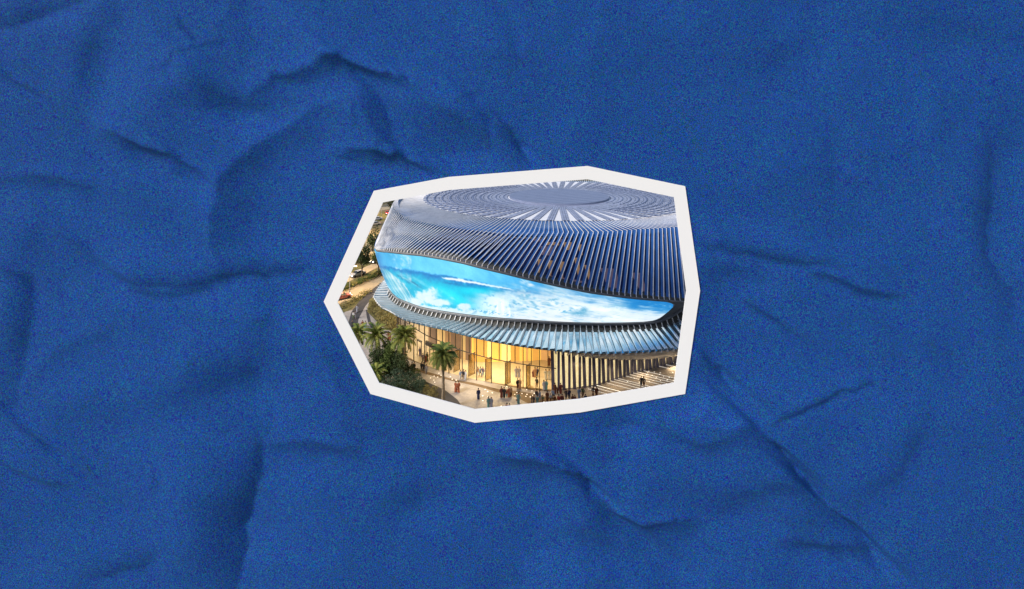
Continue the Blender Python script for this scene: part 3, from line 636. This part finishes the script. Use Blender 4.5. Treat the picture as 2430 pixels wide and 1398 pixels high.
for th in (-62, -50, -38, -29, -21, -13):
    arealamp('lobby_light', P(th, gr(th)-2, 7.9), P(th, gr(th)+5, 0), 3.5, LOB*(1.1 if th > -24 else .3), (1, .80, .50))
for th in (-2, 5, 12, 20):
    arealamp('plaza_fill', P(th, interp(th, ER)+1.2, max(1.2, interp(th, EZ)-.5)), P(th, interp(th, ER)+4.5, 0), 1.5, 120, (1, .72, .40))  # added lamps without fittings, aimed outward to brighten the plaza

# ------------------------------------------------------------------ inlaid lights on the plaza
dots = []
for x, y in [(548,487),(585,530),(670,552),(497,605),(598,622),(500,692),(830,792),(930,437),(1115,545),(1205,565),(1295,578),(1275,615),(1355,625),(1385,515),(1425,560),(1595,628),(1160,720),(1290,495),(1395,595),(990,480),(1075,580),(1600,715)]: dots.append((1080+x/7.594, 860+y/7.594, 'before the pivot doors'))
for x, y in [(1750,820),(1840,830),(1720,870),(1925,870),(1990,910),(2080,920),(2050,955),(2135,840),(1810,885),(1940,970),(2045,975),(2125,995),(1410,985),(1520,930),(1760,985),(1870,925),(1935,845),(1735,845),(2150,965),(1600,995)]: dots.append((1280+x/6.75, 760+y/6.75, 'right of the lit columns'))
for x, y in [(990,680),(1050,650),(1130,600),(1110,665),(1045,715),(1060,750),(1350,700),(1320,660),(1415,715),(1165,635),(1895,870),(1935,905),(2015,925),(1855,975),(1945,990)]: dots.append((880+x/6.99, 800+y/6.99, 'around the tall single palm'))
mb = MB(); mb.tube([(0, 0, 0), (0, 0, .03)], [.075, .06], 10); mb.tube([(0, 0, 0), (0, 0, .012)], [.10, .10], 10); proto = mb.build('floor_light', M['spot']); first = True
for x, y, wh in dots:
    o = proto if first else copy_tree(proto); first = False; q = G(x, y); o.location = (q.x, q.y, .014); o.rotation_euler.z = random.random()
    tag(o, 'small round white light set flush '+wh, 'floor light', 'small white floor lights '+wh)
dv = Vector((.88, -.47, 0)); k = 0; proto = None
for (x, y, L) in [(1395,923,4),(1400,917,5),(1405,912,6),(1413,914,7),(1440,909,6.5),(1448,904,7.5),(1455,900,8.5),(1461,897,9),(1482,892,7.5),(1490,888,8.5),(1497,884,9.5),(1504,881,9.5),(1506,875,7),(1545,865,5),(1560,861,5),(1580,857,4),(1590,852,4),(1600,848,4)]:
    q = G(x, y); mb = MB(); mb.box((L/2, 0, .012), (L, .05, .024)); mb.box((L/2, 0, .02), (L*.985, .03, .016)); o = mb.build('light_strip', M['spot'])
    k += 1; o.location = (q.x, q.y, .014); o.rotation_euler.z = math.atan2(dv.y, dv.x)
    tag(o, 'thin white light line in the paving running out from the lit columns', 'ground light', 'light lines fanning from the columns')

# ------------------------------------------------------------------ plants
def leafmat(name, a, b_):
    m = mat(name, a, .7, var=.01, scale=1.1, var2=b_); m.node_tree.nodes['Principled BSDF'].inputs['Specular IOR Level'].default_value = .25; return m
LM = dict(dark=leafmat('dark_leaf', (.018, .035, .012), (.07, .10, .03)), mid=leafmat('mid_leaf', (.04, .075, .015), (.13, .17, .04)), teal=leafmat('teal_leaf', (.022, .05, .03), (.09, .13, .07)),
          gold=leafmat('gold_leaf', (.12, .11, .03), (.42, .34, .12)), palm=leafmat('palm_leaf', (.045, .11, .022), (.36, .34, .07)))
def leaves(mb, c, rx, rz, n, size, rnd, clumps=9):
    cl = []
    for i in range(clumps):
        a = rnd.uniform(0, 6.28); u = rnd.uniform(-.75, .9); r_ = math.sqrt(max(0, 1-u*u))*rnd.uniform(.35, .8)
        cl.append((Vector((c[0]+rx*r_*math.cos(a), c[1]+rx*r_*math.sin(a), c[2]+rz*u*.75)), rnd.uniform(.28, .5)))
    for i in range(n):
        q, s = rnd.choice(cl); v = Vector((rnd.gauss(0, 1), rnd.gauss(0, 1), rnd.gauss(0, 1))).normalized()*rnd.uniform(.55, 1.05)
        p = q+Vector((v.x*rx*s, v.y*rx*s, v.z*rz*s))
        a = Vector((rnd.gauss(0, 1), rnd.gauss(0, 1), rnd.gauss(0, .7))).normalized(); b_ = a.cross(Vector((rnd.gauss(0, 1), rnd.gauss(0, 1), rnd.gauss(0, 1)))).normalized()
        l = size*rnd.uniform(.6, 1.3); mb.add([p-a*l, p-b_*l*.45, p+a*l, p+b_*l*.45], [(0,1,2,3)])
def tree(px, py, hgt, crown, label, kind='dark', group=None, n=1500, size=.22, name='broadleaf_tree', low=.38, seed=1, loc=None, cat='tree'):
    q = loc if loc else G(px, py); rnd = random.Random(seed); root = empty(name, q)
    t = MB(); lean = rnd.uniform(-.1, .1)*hgt
    t.tube([(0, 0, 0), (lean*.2, 0, hgt*.2), (lean*.5, 0, hgt*.45), (lean, 0, hgt*.75)], [hgt*.028, hgt*.02, hgt*.015, hgt*.006])
    for i in range(6):
        a = i*1.05+rnd.random(); t.tube([(lean*.4, 0, hgt*(.3+.04*i)), (math.cos(a)*crown*.35, math.sin(a)*crown*.35, hgt*(.5+.03*i)), (math.cos(a)*crown*.7, math.sin(a)*crown*.7, hgt*(.62+.04*i))], [hgt*.012, hgt*.008, hgt*.003], 5)
    t.build('trunk', M['bark'], root, True)
    c = MB(); leaves(c, (lean, 0, hgt*(low+1)/2), crown, hgt*(1-low)/2*1.15, n, size, rnd, 13); c.build('crown', LM[kind], root)
    return tag(root, label, cat, group)
def shrub(px, py, w_, hgt, label, kind, seed, n=900, size=.12, name='shrub', group=None, cat='shrub', dp=None):
    q = G(px, py); rnd = random.Random(seed); root = empty(name, q); t = MB()
    for i in range(5):
        a = i*1.26; t.tube([(0, 0, 0), (math.cos(a)*w_*.25, math.sin(a)*w_*.2, hgt*.45), (math.cos(a)*w_*.4, math.sin(a)*w_*.3, hgt*.75)], [.05, .035, .015], 5)
    t.build('stem', M['bark'], root, True); c = MB(); leaves(c, (0, 0, hgt*.55), w_/2*1.1, hgt*.55, n, size, rnd, 12); c.build('foliage', LM[kind], root)
    return tag(root, label, cat, group)
def palm(px, py, hgt, rr_, label, seed, nf=56):
    q = G(px, py); rnd = random.Random(seed); root = empty('palm_tree', q); t = MB()
    zs = [i/12*hgt for i in range(13)]; t.tube([(.06*math.sin(z*.5), 0, z) for z in zs], [.24+.025*(i % 2)-.004*i for i in range(13)], 8); t.build('trunk', M['palmbark'], root, True)
    c = MB()
    for i in range(nf):
        a = i*2.399+rnd.uniform(-.2, .2); e = R_(84-108*(i/nf)+rnd.uniform(-8, 8)); L = rr_*rnd.uniform(.9, 1.12); p = Vector((0, 0, hgt)); h = Vector((math.cos(a), math.sin(a), 0)); pts = [p]
        for k in range(9):
            ee = e-R_(5.5)*k*(1+.1*k); p = p+(h*math.cos(ee)+Vector((0, 0, math.sin(ee))))*L/9; pts.append(p)
        c.tube(pts, [.035-.003*j for j in range(10)], 4)
        s = Vector((-h.y, h.x, 0))
        for k in range(1, 10):
            for u in (0, .33, .66):
                if k == 9 and u: continue
                b_ = pts[k] if not u else pts[k].lerp(pts[k+1], u); tg = (pts[k]-pts[k-1]).normalized(); ll = L*.20*math.sin(math.pi*min(1, (k+u)/10.5))**.6+.08
                for sg in (-1, 1):
                    tip = b_+(s*sg*.8+tg*.55+Vector((0, 0, -.35))).normalized()*ll; w_ = tg*.055
                    c.add([b_-w_, b_+w_, tip], [(0,1,2)])
    c.build('crown', LM['palm'], root); b = MB(); b.tube([(0, 0, hgt-.5), (0, 0, hgt-.1), (0, 0, hgt+.25)], [.2, .36, .2], 8); b.build('crown_heart', M['palmbark'], root, True)
    return tag(root, label, 'palm tree')
palm(1051, 974, 8.1, 2.25, 'tall single palm with bare pale trunk on the open plaza before the glass doors', 3, 70)
palm(958, 893, 6.6, 2.6, 'green palm rising above the leafy trees, nearest the dark entrance portal', 4, 64)
palm(893, 880, 6.0, 2.6, 'palm with golden lower fronds left of the leafy trees', 5)
palm(850, 868, 5.6, 2.3, 'palm mostly cut off by the white border at the far left', 6, 44)
palm(893, 925, 2.6, 2.0, 'short yellowish palm low behind the dark shrubs at the lower left', 8, 40)
tree(912, 905, 5.2, 2.5, 'leafy green tree between the two palms', 'mid', n=2600, size=.16, low=.2, seed=12)
tree(938, 900, 4.6, 2.2, 'dark green tree below the right-hand of the paired palms', 'dark', n=2400, size=.16, low=.15, seed=13)
tree(888, 905, 4.2, 1.8, 'dark shadowy tree at the border below the golden-fronded palm', 'dark', n=1600, size=.16, low=.15, seed=14)
tree(925, 888, 5.6, 2.3, 'full green tree filling the gap behind the paired palms', 'mid', n=2600, size=.16, low=.15, seed=15)
tree(903, 893, 5.3, 2.2, 'full dark green tree under the golden-fronded palm', 'dark', n=2600, size=.16, low=.1, seed=16)
tree(952, 915, 5.0, 2.1, 'full dark green tree under the right-hand paired palm', 'dark', n=2400, size=.15, low=.1, seed=17)
shrub(935, 938, 4.6, 3.6, 'large blue-green rounded shrub at the lower left of the plaza', 'teal', 21, 3000, .12)
shrub(975, 942, 4.4, 3.2, 'dark blue-green shrub with rounded crown beside the plaza edge', 'teal', 22, 3000, .12)
shrub(998, 928, 2.4, 1.9, 'dark shrub tip reaching toward the curved grey path', 'dark', 23, 1200, .11)
shrub(950, 962, 4.5, 2.6, 'dark leafy shrub low against the white border', 'dark', 24, 2200, .12)
shrub(1018, 948, 2.9, 1.9, 'small yellow-green bush beside the curved grey path', 'gold', 25, 1500, .10)
shrub(985, 895, 1.6, 1.4, 'small olive bush behind the blue-green shrubs', 'mid', 26, 500, .1)
k = 0
for x, y, w_, h in [(882,742,2.6,1.7),(893,752,3.0,2.0),(905,762,3.2,2.2),(916,772,3.2,2.3),(926,782,3.0,2.2),(934,786,2.0,2.6),(905,748,3.0,1.8),(918,758,3.0,2.2),(928,768,3.0,2.3),(888,728,2.6,1.5),(938,775,2.0,2.4)]:
    shrub(x, y, w_, h, 'golden feathery bush in the planted bed at the left end of the glass wall', 'gold', 30+k, 620, .11, group='golden bushes of the planted bed'); k += 1
for x, y in [(806,733),(816,728),(826,722),(836,716),(845,711),(854,705),(863,699),(872,694)]:
    shrub(x, y, 2.6, .9, 'tall pale yellow grass clump on the verge between road and dark footpath', 'gold', 50+k, 300, .10, name='grass_clump', group='pale grass clumps along the footpath', cat='grass clump'); k += 1
for i in range(13):
    t = i/12; x = 812+t*108; y = 690-t*46
    shrub(x, y, 3.0, 1.1, 'low green hedge bush on the verge between the two roads', 'mid' if i % 3 else 'gold', 70+k, 320, .16, name='hedge_bush', group='hedge bushes between the roads'); k += 1
tree(859, 664, 9.6, 3.0, 'big dark spreading tree on the verge beside the car with headlights', 'dark', n=3200, size=.24, seed=81, low=.36)
tree(893, 610, 9.5, 2.6, 'dark tree half hidden behind the left edge of the arena roof', 'dark', n=1500, size=.26, seed=82, low=.3)
tree(884, 596, 5.5, 2.0, 'small round tree left of the arena roof edge', 'dark', n=800, size=.26, seed=83, low=.3)
tree(925, 518, 12, 4.6, 'dark tree beyond the upper left corner of the roof', 'dark', n=1500, size=.4, seed=84, low=.3)
tree(899, 652, 6.5, 2.4, 'olive tree at the hedge just left of the screen edge', 'mid', n=1400, size=.2, seed=85, low=.4)
for i, (x, D, h) in enumerate([(6,330,12),(12,336,14),(20,328,12),(29,340,14),(37,332,11),(47,338,13),(57,330,14),(68,336,12),(-10,336,12),(-22,334,12)]):
    tree(0, 0, h, 5.6, 'dark tree far beyond the back of the roof', 'dark', 'far trees behind the roof', n=500, size=.75, seed=90+i, loc=Vector((x, D, 0)), low=.1)
for i, (x, y, h, c) in enumerate([(915,478,10,4),(895,486,8,3.2),(878,492,9,3.5),(872,548,6,2.4),(840,600,8,3),(822,630,7,3)]):
    tree(x, y, h, c, 'dark roadside tree in the distance left of the arena', 'mid' if i % 2 else 'dark', 'distant roadside trees', n=600, size=.4, seed=110+i, low=.3)

# ------------------------------------------------------------------ street lamps, cars
def street_lamp(px, py, h, power, label):
    q = G(px, py); root = empty('street_lamp', q); t = MB(); t.tube([(0, 0, 0), (0, 0, h*.5), (0, 0, h)], [.12, .09, .07], 6); t.tube([(0, 0, h), (.5, 0, h+.15), (1.2, 0, h+.15)], [.07, .06, .05], 5); t.build('pole', M['bracket'], root)
    hd = MB(); hd.box((1.4, 0, h+.12), (.7, .28, .12)); hd.build('lamp_head', M['lamp'], root)
    l = bpy.data.lights.new('street_light', 'SPOT'); l.energy = power; l.spot_size = R_(150); l.spot_blend = .6; l.color = (1, .70, .36); l.shadow_soft_size = .4
    o = bpy.data.objects.new('street_light', l); COL.objects.link(o); o.location = (1.4, 0, h-.05); o.parent = root
    tag(root, label, 'street lamp')
street_lamp(906, 512, 10, 9000, 'slim street lamp by the parked cars at the upper left')
street_lamp(897, 648, 8, 3500, 'street lamp post beside the hedge near the screen')
street_lamp(858, 600, 9, 9000, 'street lamp on the far road left of the arena')
street_lamp(830, 700, 7, 3800, 'street lamp over the near road at the left border')
street_lamp(800, 655, 8, 5000, 'street lamp hidden by the white border at the far left')
street_lamp(870, 555, 9, 9000, 'street lamp on the bend of the far road')
tyre = mat('tyre', (.02, .02, .02), .8); carglass = mat('car_glass', (.02, .025, .03), .08); hl = mat('headlight', (1, 1, .9), .3, emit=(1, .95, .8), es=6); tl = mat('tail_light', (.5, .02, .01), .3, emit=(1, .08, .03), es=2)
def car(px, py, rz, col, label, lights=True):
    root = empty('parked_car' if not lights else 'car', G(px, py), rz); b = MB()
    prof = [(-2.2,.35),(-2.25,.75),(-2.1,.95),(-1.3,1.02),(.9,1.0),(2.0,.85),(2.25,.65),(2.2,.35)]
    n_ = len(prof); V = [(x, -.88, z) for x, z in prof]+[(x, .88, z) for x, z in prof]; b.add(V, [tuple(range(n_)), tuple(range(n_, 2*n_))[::-1]]+[((i+1) % n_, i, n_+i, n_+(i+1) % n_) for i in range(n_)])
    rf = [(-1.5,1.0),(-1.0,1.45),(.35,1.47),(1.05,1.0)]; V = [(x, s*(.8 if z < 1.1 else .66), z) for s in (-1, 1) for x, z in rf]
    b.add([(-1.0,-.66,1.46),(.35,-.66,1.48),(.35,.66,1.48),(-1.0,.66,1.46)], [(0,1,2,3)])
    b.build('body', mat('car_paint', col, .25, spec=.6), root)
    g = MB(); g.add(V, [(0,1,2,3),(7,6,5,4),(0,4,5,1),(3,2,6,7),(1,5,6,2)]); g.build('windows', carglass, root)
    for x in (-1.35, 1.4):
        for y in (-.85, .85): w_ = MB(); w_.tube([(x, y-.1, .33), (x, y+.1, .33)], .33, 12); w_.build('wheel', tyre, root)
    for y in (-.6, .6):
        h = MB(); h.box((2.2, y, .66), (.12, .34, .16)); h.build('headlight', hl, root); h = MB(); h.box((-2.24, y, .8), (.06, .3, .14)); h.build('tail_light', tl, root)
    tag(root, label, 'car')
car(848, 655, R_(-125), (.35, .36, .40), 'silver car with headlights on, beside the big dark tree')
car(811, 709, R_(35), (.55, .16, .12), 'pale red car cut by the left corner of the white border')
car(892, 622, R_(-110), (.12, .13, .16), 'dark grey car on the road just left of the screen')
car(895, 522, R_(-150), (.6, .6, .62), 'white car on the upper left road, the farther of two')
car(890, 534, R_(-150), (.5, .46, .40), 'beige car on the upper left road, the nearer of two')
car(919, 508, R_(-70), (.4, .03, .03), 'red car parked at the upper left by the roof edge')
car(872, 520, R_(-140), (.3, .3, .3), 'grey car behind the left border on the far road')

# ------------------------------------------------------------------ people
def body_mesh(pose):
    """one continuous figure grown from a joint skeleton"""
    st = dict(stand=(.09, -.09, .05, -.05), walk=(.20, -.22, .22, -.22), walk2=(-.22, .20, -.2, .2))[pose]
    J = [((0,0,.93),.125),((0,0,1.10),.115),((0,.0,1.28),.135),((0,0,1.43),.11),((0,0,1.50),.052),((0,.01,1.57),.075),((0,.012,1.66),.088),((0,.008,1.73),.055)]
    E = [(0,1),(1,2),(2,3),(3,4),(4,5),(5,6),(6,7)]
    for sgn, yf, ya in ((1, st[0] if pose != 'stand' else .02, st[3]), (-1, st[1] if pose != 'stand' else -.02, st[2])):
        i = len(J); J += [((sgn*.09,0,.88),.098),((sgn*.10,yf*.55+.02,.48),.062),((sgn*.10,yf-.02,.09),.040),((sgn*.11,yf+.14,.035),.032)]; E += [(0,i),(i,i+1),(i+1,i+2),(i+2,i+3)]
        i = len(J); J += [((sgn*.185,0,1.41),.058),((sgn*.235,ya*.4-.01,1.14),.043),((sgn*.24,ya+.06,.90),.031),((sgn*.24,ya+.09,.82),.034)]; E += [(3,i),(i,i+1),(i+1,i+2),(i+2,i+3)]
    me = bpy.data.meshes.new('sk'); me.from_pydata([j[0] for j in J], E, []); o = bpy.data.objects.new('sk', me); COL.objects.link(o)
    m = o.modifiers.new('s', 'SKIN'); s = o.modifiers.new('d', 'SUBSURF'); s.levels = 1; s.render_levels = 1; m.use_smooth_shade = True
    for v, j in zip(me.skin_vertices[0].data, J): v.radius = (j[1]*.92, j[1]*.92)
    me.skin_vertices[0].data[0].use_root = True
    for i in (1, 2, 3): me.skin_vertices[0].data[i].radius = (J[i][1]*1.2, J[i][1]*.8)
    dg = bpy.context.evaluated_depsgraph_get(); ev = bpy.data.meshes.new_from_object(o.evaluated_get(dg)); bpy.data.objects.remove(o)
    mb = MB(); mb.add([tuple(v.co) for v in ev.vertices], [tuple(p.vertices) for p in ev.polygons])
    for sgn, ya in ((1, st[3]), (-1, st[2])):                  # fingers and thumb
        for f_ in range(4):
            y = ya+.065+.018*f_; mb.tube([(sgn*.24, y, .80), (sgn*.238, y+.005, .765), (sgn*.228, y+.008, .745-.006*(f_ % 3))], [.009, .008, .006], 5)
        mb.tube([(sgn*.235, ya+.13, .83), (sgn*.225, ya+.155, .795)], [.010, .007], 5)
    mb.tube([(0, .085, 1.655), (0, .115, 1.64), (0, .09, 1.625)], [.008, .014, .008], 5)
    return mb, st
def ring_loft(rows, n=14):
    V = []; Fc = []
    for (z, rx, ry, cy) in rows:
        for j in range(n): a = 2*math.pi*j/n; V.append((rx*math.cos(a), cy+ry*math.sin(a), z))
    for i in range(len(rows)-1):
        for j in range(n): Fc.append((i*n+j, i*n+(j+1) % n, (i+1)*n+(j+1) % n, (i+1)*n+j))
    return V, Fc
skinm = mat('skin_tone', (.32, .18, .11), .6); hairm = mat('dark_hair', (.015, .012, .01), .7)
KIND = {}
for pose in ('stand', 'walk', 'walk2'):
    mb, st = body_mesh(pose)
    root = mb.build('person', skinm, None, True)
    hr = MB(); V, Fc = ring_loft([(1.60,.086,.075,-.02),(1.66,.103,.098,-.012),(1.72,.095,.092,-.005),(1.765,.06,.06,0),(1.785,.01,.01,0)], 10); hr.add(V, Fc)
    hair = hr.build('hair', hairm, root, True)
    tp = MB(); V, Fc = ring_loft([(.86,.18,.135,0),(1.0,.165,.13,0),(1.12,.16,.125,0),(1.28,.185,.13,0),(1.40,.20,.115,0),(1.465,.11,.075,0),(1.485,.065,.06,0)]); tp.add(V, Fc)
    for sgn, ya in ((1, st[3]), (-1, st[2])): tp.tube([(sgn*.17,0,1.42),(sgn*.24,ya*.4-.01,1.14),(sgn*.243,ya+.055,.93)], [.078,.062,.052], 8)
    top = tp.build('shirt', skinm, root, True)
    yy = (st[0], st[1]) if pose != 'stand' else (.02, -.02)
    tr = MB(); V, Fc = ring_loft([(.80,.17,.125,0),(.90,.165,.125,0),(.98,.155,.12,0)]); tr.add(V, Fc)
    for sgn, yf in ((1, yy[0]), (-1, yy[1])): tr.tube([(sgn*.085,0,.90),(sgn*.10,yf*.55+.02,.48),(sgn*.10,yf-.02,.10)], [.115,.082,.062], 9)
    trs = tr.build('trousers', skinm, root, True)
    rb = MB(); V, Fc = ring_loft([(.10,.20,.18+abs(yy[0])*.5,.02),(.5,.215,.18+abs(yy[0])*.25,.01),(.92,.19,.145,0),(1.12,.17,.13,0),(1.28,.19,.135,0),(1.41,.20,.12,0),(1.47,.11,.078,0),(1.49,.065,.06,0)]); rb.add(V, Fc)
    for sgn, ya in ((1, st[3]), (-1, st[2])): rb.tube([(sgn*.17,0,1.42),(sgn*.25,ya*.4-.01,1.14),(sgn*.25,ya+.055,.93)], [.082,.075,.075], 8)
    robe = rb.build('robe', skinm, root, True)
    for o in (top, trs, robe, hair): o.material_slots[0].link = 'OBJECT'
    KIND[pose] = (root, hair, top, trs, robe)
CM = {}
def cloth(c):
    if c not in CM: CM[c] = mat('cloth', lin(c), .8)
    return CM[c]
CN = {'grey': (150,150,160), 'white': (205,205,205), 'teal': (110,155,150), 'orange': (165,92,58), 'brown': (110,60,35), 'dark red': (120,58,48), 'black': (42,40,45), 'navy': (30,40,80), 'tan': (180,135,95), 'purple': (110,100,135), 'red': (160,55,45), 'khaki': (130,110,85), 'pale blue': (150,170,195), 'green': (90,110,70), 'dark grey': (60,60,66)}
def bag(px_root, c):
    b = MB(); b.box((.29, .05, .62), (.10, .26, .22), 0, 0, .8); b.tube([(.29,-.03,.72),(.28,.05,.82),(.29,.13,.72)], .012, 5)
    o = b.build('handbag', cloth(c), None); return o
def person(px, py, pose, dress, c1, c2, place, facing=None, s=1., hasbag=False, head=None):
    src = KIND[pose]; root = src[0].copy(); COL.objects.link(root); q = G(px, py)
    z = .014; root.location = (q.x, q.y, z); root.scale = (s, s, s); root.rotation_euler.z = R_(facing if facing is not None else random.uniform(0, 360))
    parts = [(src[1], head if head else None)]+([(src[4], c1)] if dress == 'robe' else [(src[2], c1), (src[3], c2)])
    for p, c in parts:
        o = p.copy(); COL.objects.link(o); o.parent = root; o.material_slots[0].link = 'OBJECT'; o.material_slots[0].material = cloth(CN[c]) if c else hairm
        if p is src[1] and c: o.name = 'head_scarf'
    s_lab = s
    desc = ('%s robe' % c1) if dress == 'robe' else ('%s top and %s trousers' % (c1, c2))
    if head: desc += ' and %s headscarf' % head
    if hasbag:
        b = MB(); b.box((.29, .05, .62), (.10, .26, .22), 0, 0, .8); b.tube([(.29,-.03,.72),(.28,.05,.82),(.29,.13,.72)], .012, 5)
        o = b.build('handbag', cloth(CN['dark red']), None); o.location = (root.location.x, root.location.y, z); o.rotation_euler = root.rotation_euler; o.scale = root.scale
        tag(o, 'small dark red bag held by the person in %s %s' % (c1, 'robe'), 'bag')
    tag(root, ('child' if s < .8 else 'person')+' in %s %s' % (desc, place), 'person')
PL = [
 (1099,849,'stand','t','dark red','white','inside the lobby, left of a pair',180), (1106,851,'stand','t','white','navy','inside the lobby, right of a pair',170),
 (1093,901,'stand','t','pale blue','white','leftmost of three by first pivot door',200), (1100,901,'stand','t','black','khaki','middle of three by first pivot door',180), (1105,902,'stand','robe','white','','rightmost of three by the palm and first pivot door',160),
 (1134,894,'walk','t','tan','white','leftmost of three in first open doorway',0), (1140,894,'walk2','t','pale blue','navy','middle of three in first open doorway',10), (1146,893.5,'walk','t','purple','pale blue','rightmost of three in first open doorway',0),
 (1225,894.5,'walk','robe','grey','','left of two inside the doors',180), (1232,894.5,'walk2','robe','grey','','right of two side by side inside the doors',180),
 (1265,895,'stand','robe','dark red','','left of a family of three inside the glass',180,.72), (1269.6,895.5,'stand','robe','tan','','middle of a family of three inside the glass',180), (1275,894.5,'stand','t','navy','navy','right of a family of three inside the glass',180),
 (1295.3,900,'walk','robe','white','','left of two inside glass near columns',180), (1303.5,901,'walk2','robe','white','','right of two inside the glass near the columns',180),
 (1228.5,923.5,'stand','t','black','dark red','left of two between last pivot doors',200), (1234,923.5,'stand','robe','tan','','right of two between the last two pivot doors',160),
 (1273.6,921,'walk','t','dark grey','tan','alone outside the last pivot door',0),
 (1290.7,926,'stand','robe','white','','left of two outside the last glass panel',180), (1296.6,925.5,'stand','robe','teal','','right of two outside the last glass panel',180),
 (1317,934,'walk','robe','brown','','left of three at the foot of the first columns',150), (1323,934,'stand','robe','brown','','between two adults at the first columns',180,.62), (1330.5,934,'walk2','robe','dark red','','right of three at the foot of the first columns',180),
 (1081.5,930,'walk','robe','orange','','left of two beside the palm trunk',170), (1088,931,'walk2','robe','orange','','right of two beside the palm trunk, with bag',190,1.,True),
 (1135.3,948,'stand','robe','navy','','alone in the middle of the pale plaza',180),
 (1190,944,'stand','robe','dark red','','far left of the brown strip group',180), (1196.5,944,'stand','robe','black','','second in the brown strip group',180), (1202.5,943.5,'stand','t','red','teal','small, mid-group on brown strip',180,.72), (1207.7,943.5,'stand','robe','orange','','fourth in the brown strip group',180), (1212.6,943,'stand','t','tan','brown','far right of group on brown strip',200),
 (1159,968,'stand','robe','teal','','left of two at the lowest plaza point',180), (1166.3,967.5,'stand','robe','grey','','right of two lowest on plaza',170,1.,True,'tan'),
 (1230,958,'walk','robe','teal','','alone on the pale plaza below the brown strip, with a bag',180,1.,True),
 (1203,984,'stand','t','red','black','left of two cut by lower border',180), (1209,984,'stand','t','dark red','black','right of two cut by lower border',180),
 (1273.6,950,'walk','t','dark grey','grey','left of pair on wide brown paving',180), (1280.8,951.5,'walk2','t','pale blue','grey','right of pair on wide brown paving',190),
 (1262,959,'stand','t','black','navy','leftmost of the huddle at the border',90,.85), (1267,960,'stand','t','dark grey','black','second of the huddle at the border',120,.85), (1275,960,'stand','robe','teal','','third of the low huddle at the border',180,.8), (1288,957,'stand','t','green','brown','rightmost of the huddle at the border',200,.7),
 (1298.6,953,'stand','robe','brown','','tallest of the cluster left of the columns',180), (1306.5,953,'stand','t','white','brown','small, in cluster left of the columns',180,.75), (1312.4,948,'walk','t','pale blue','black','upright in cluster left of columns',180), (1316,958,'stand','robe','brown','','low at the border within the cluster',180,.8),
 (1326,962,'stand','t','red','white','left of two at the border below the columns',180,.95), (1334,961,'stand','robe','dark red','','right of two at the border below the columns',180,.95),
 (1343.4,948,'walk','t','dark grey','dark grey','left of two walking before the columns',170), (1350.6,948,'walk2','t','navy','dark grey','right of two walking before the columns',180),
 (1359,960,'stand','t','brown','black','short, at border under dark columns',180,.9), (1364,960,'stand','t','dark red','black','beside the short one under columns',180,.85), (1374,945,'stand','robe','pale blue','','before the fifth lit column',180), (1383,943,'walk','t','green','brown','beside pale robed person at columns',190), (1389.5,956,'stand','t','navy','navy','low, at border under light lines',180,.8),
 (1407.4,941,'walk','t','dark grey','brown','left of two crossing light lines',190), (1415.5,942,'stand','robe','brown','','right of two crossing the first light lines',180),
 (1521.5,918,'walk','t','black','dark grey','left of two among the light lines',180), (1527.7,918,'walk2','t','khaki','brown','right of two among the light lines',180),
 (1303,868,'stand','robe','brown','','alone deep inside the lobby by the columns',180),
 (847.6,741,'walk','robe','grey','','alone on the dark footpath, the farther one',180), (839,757,'walk','t','white','green','on the dark footpath, the nearer one',180), (843,756,'walk2','t','grey','grey','beside white-topped person on the footpath',180),
 (855,781,'stand','robe','tan','','small, left in the family of three by the beds',180,.7), (860.6,780,'walk','robe','brown','','middle of the family of three by the beds',180), (867,781,'walk2','robe','teal','','right of the family of three by the beds',180),
 (836,778,'stand','t','dark grey','black','at the white border near the dark footpath',180), (925.8,808,'walk','robe','brown','','left of two between palm crowns and planted bed',180), (922,806,'walk2','robe','brown','','right of two between palm crowns and planted bed',180),
 (996.6,845,'stand','robe','purple','','beside the small entrance portal',180), (1003.6,860,'walk','t','purple','black','left one before the large portal',180), (1010,860,'walk2','robe','dark red','','before the large entrance portal, middle',180,.8), (1014,858,'walk','robe','green','','before the large entrance portal, right of a couple',180),
 (978,882,'stand','robe','khaki','','left of two by the blue-green shrub',180), (983,882,'stand','robe','dark grey','','right of two by the blue-green shrub',180), (1000.5,881,'stand','t','black','black','first of three left of the single palm',150), (1005.6,883,'stand','t','dark grey','black','second of three left of the single palm',180), (1011.7,888,'walk','t','grey','grey','third of three left of the single palm',180)]
random.seed(3)
for r in PL:
    x, y, pose, dress, c1, c2, place, fc = r[:8]; s = r[8] if len(r) > 8 else 1.; hb = r[9] if len(r) > 9 else False; hd = r[10] if len(r) > 10 else None
    person(x, y, pose, dress, c1, c2, place, fc+random.uniform(-30, 30), s*random.uniform(.92, .99), hb, hd)
for t in KIND.values():
    for o in t: bpy.data.objects.remove(o)
GRP = {}
for o in COL.objects:
    if o.get('group') and o.parent is None: GRP.setdefault(o['group'], []).append(o)
for g, ob in GRP.items():
    nm = ob[0].get('label')
    if 'floor lights' in g: rank(ob, '%s from left of the small white floor lights '+g.split('floor lights ')[1])
    elif 'light lines' in g: rank(ob, '%s from left of the thin white light lines fanning out from the columns')
    elif 'hedge' in g: rank(ob, '%s from the left of the low green hedge bushes between the two roads')
    elif 'golden bushes' in g: rank(ob, '%s from the left of the golden feathery bushes beside the glass wall')
    elif 'grass clumps' in g: rank(ob, '%s from the left of the pale yellow grass clumps along the dark footpath')
    elif 'far trees' in g: rank(ob, '%s from the left of the dark trees far behind the roof')
    elif 'roadside' in g: rank(ob, '%s from the left of the distant roadside trees left of the arena')
for o in COL.objects:
    if o.get('label') and len(o['label'].replace('-', ' ').split()) > 16: print('LONG', o['label'])
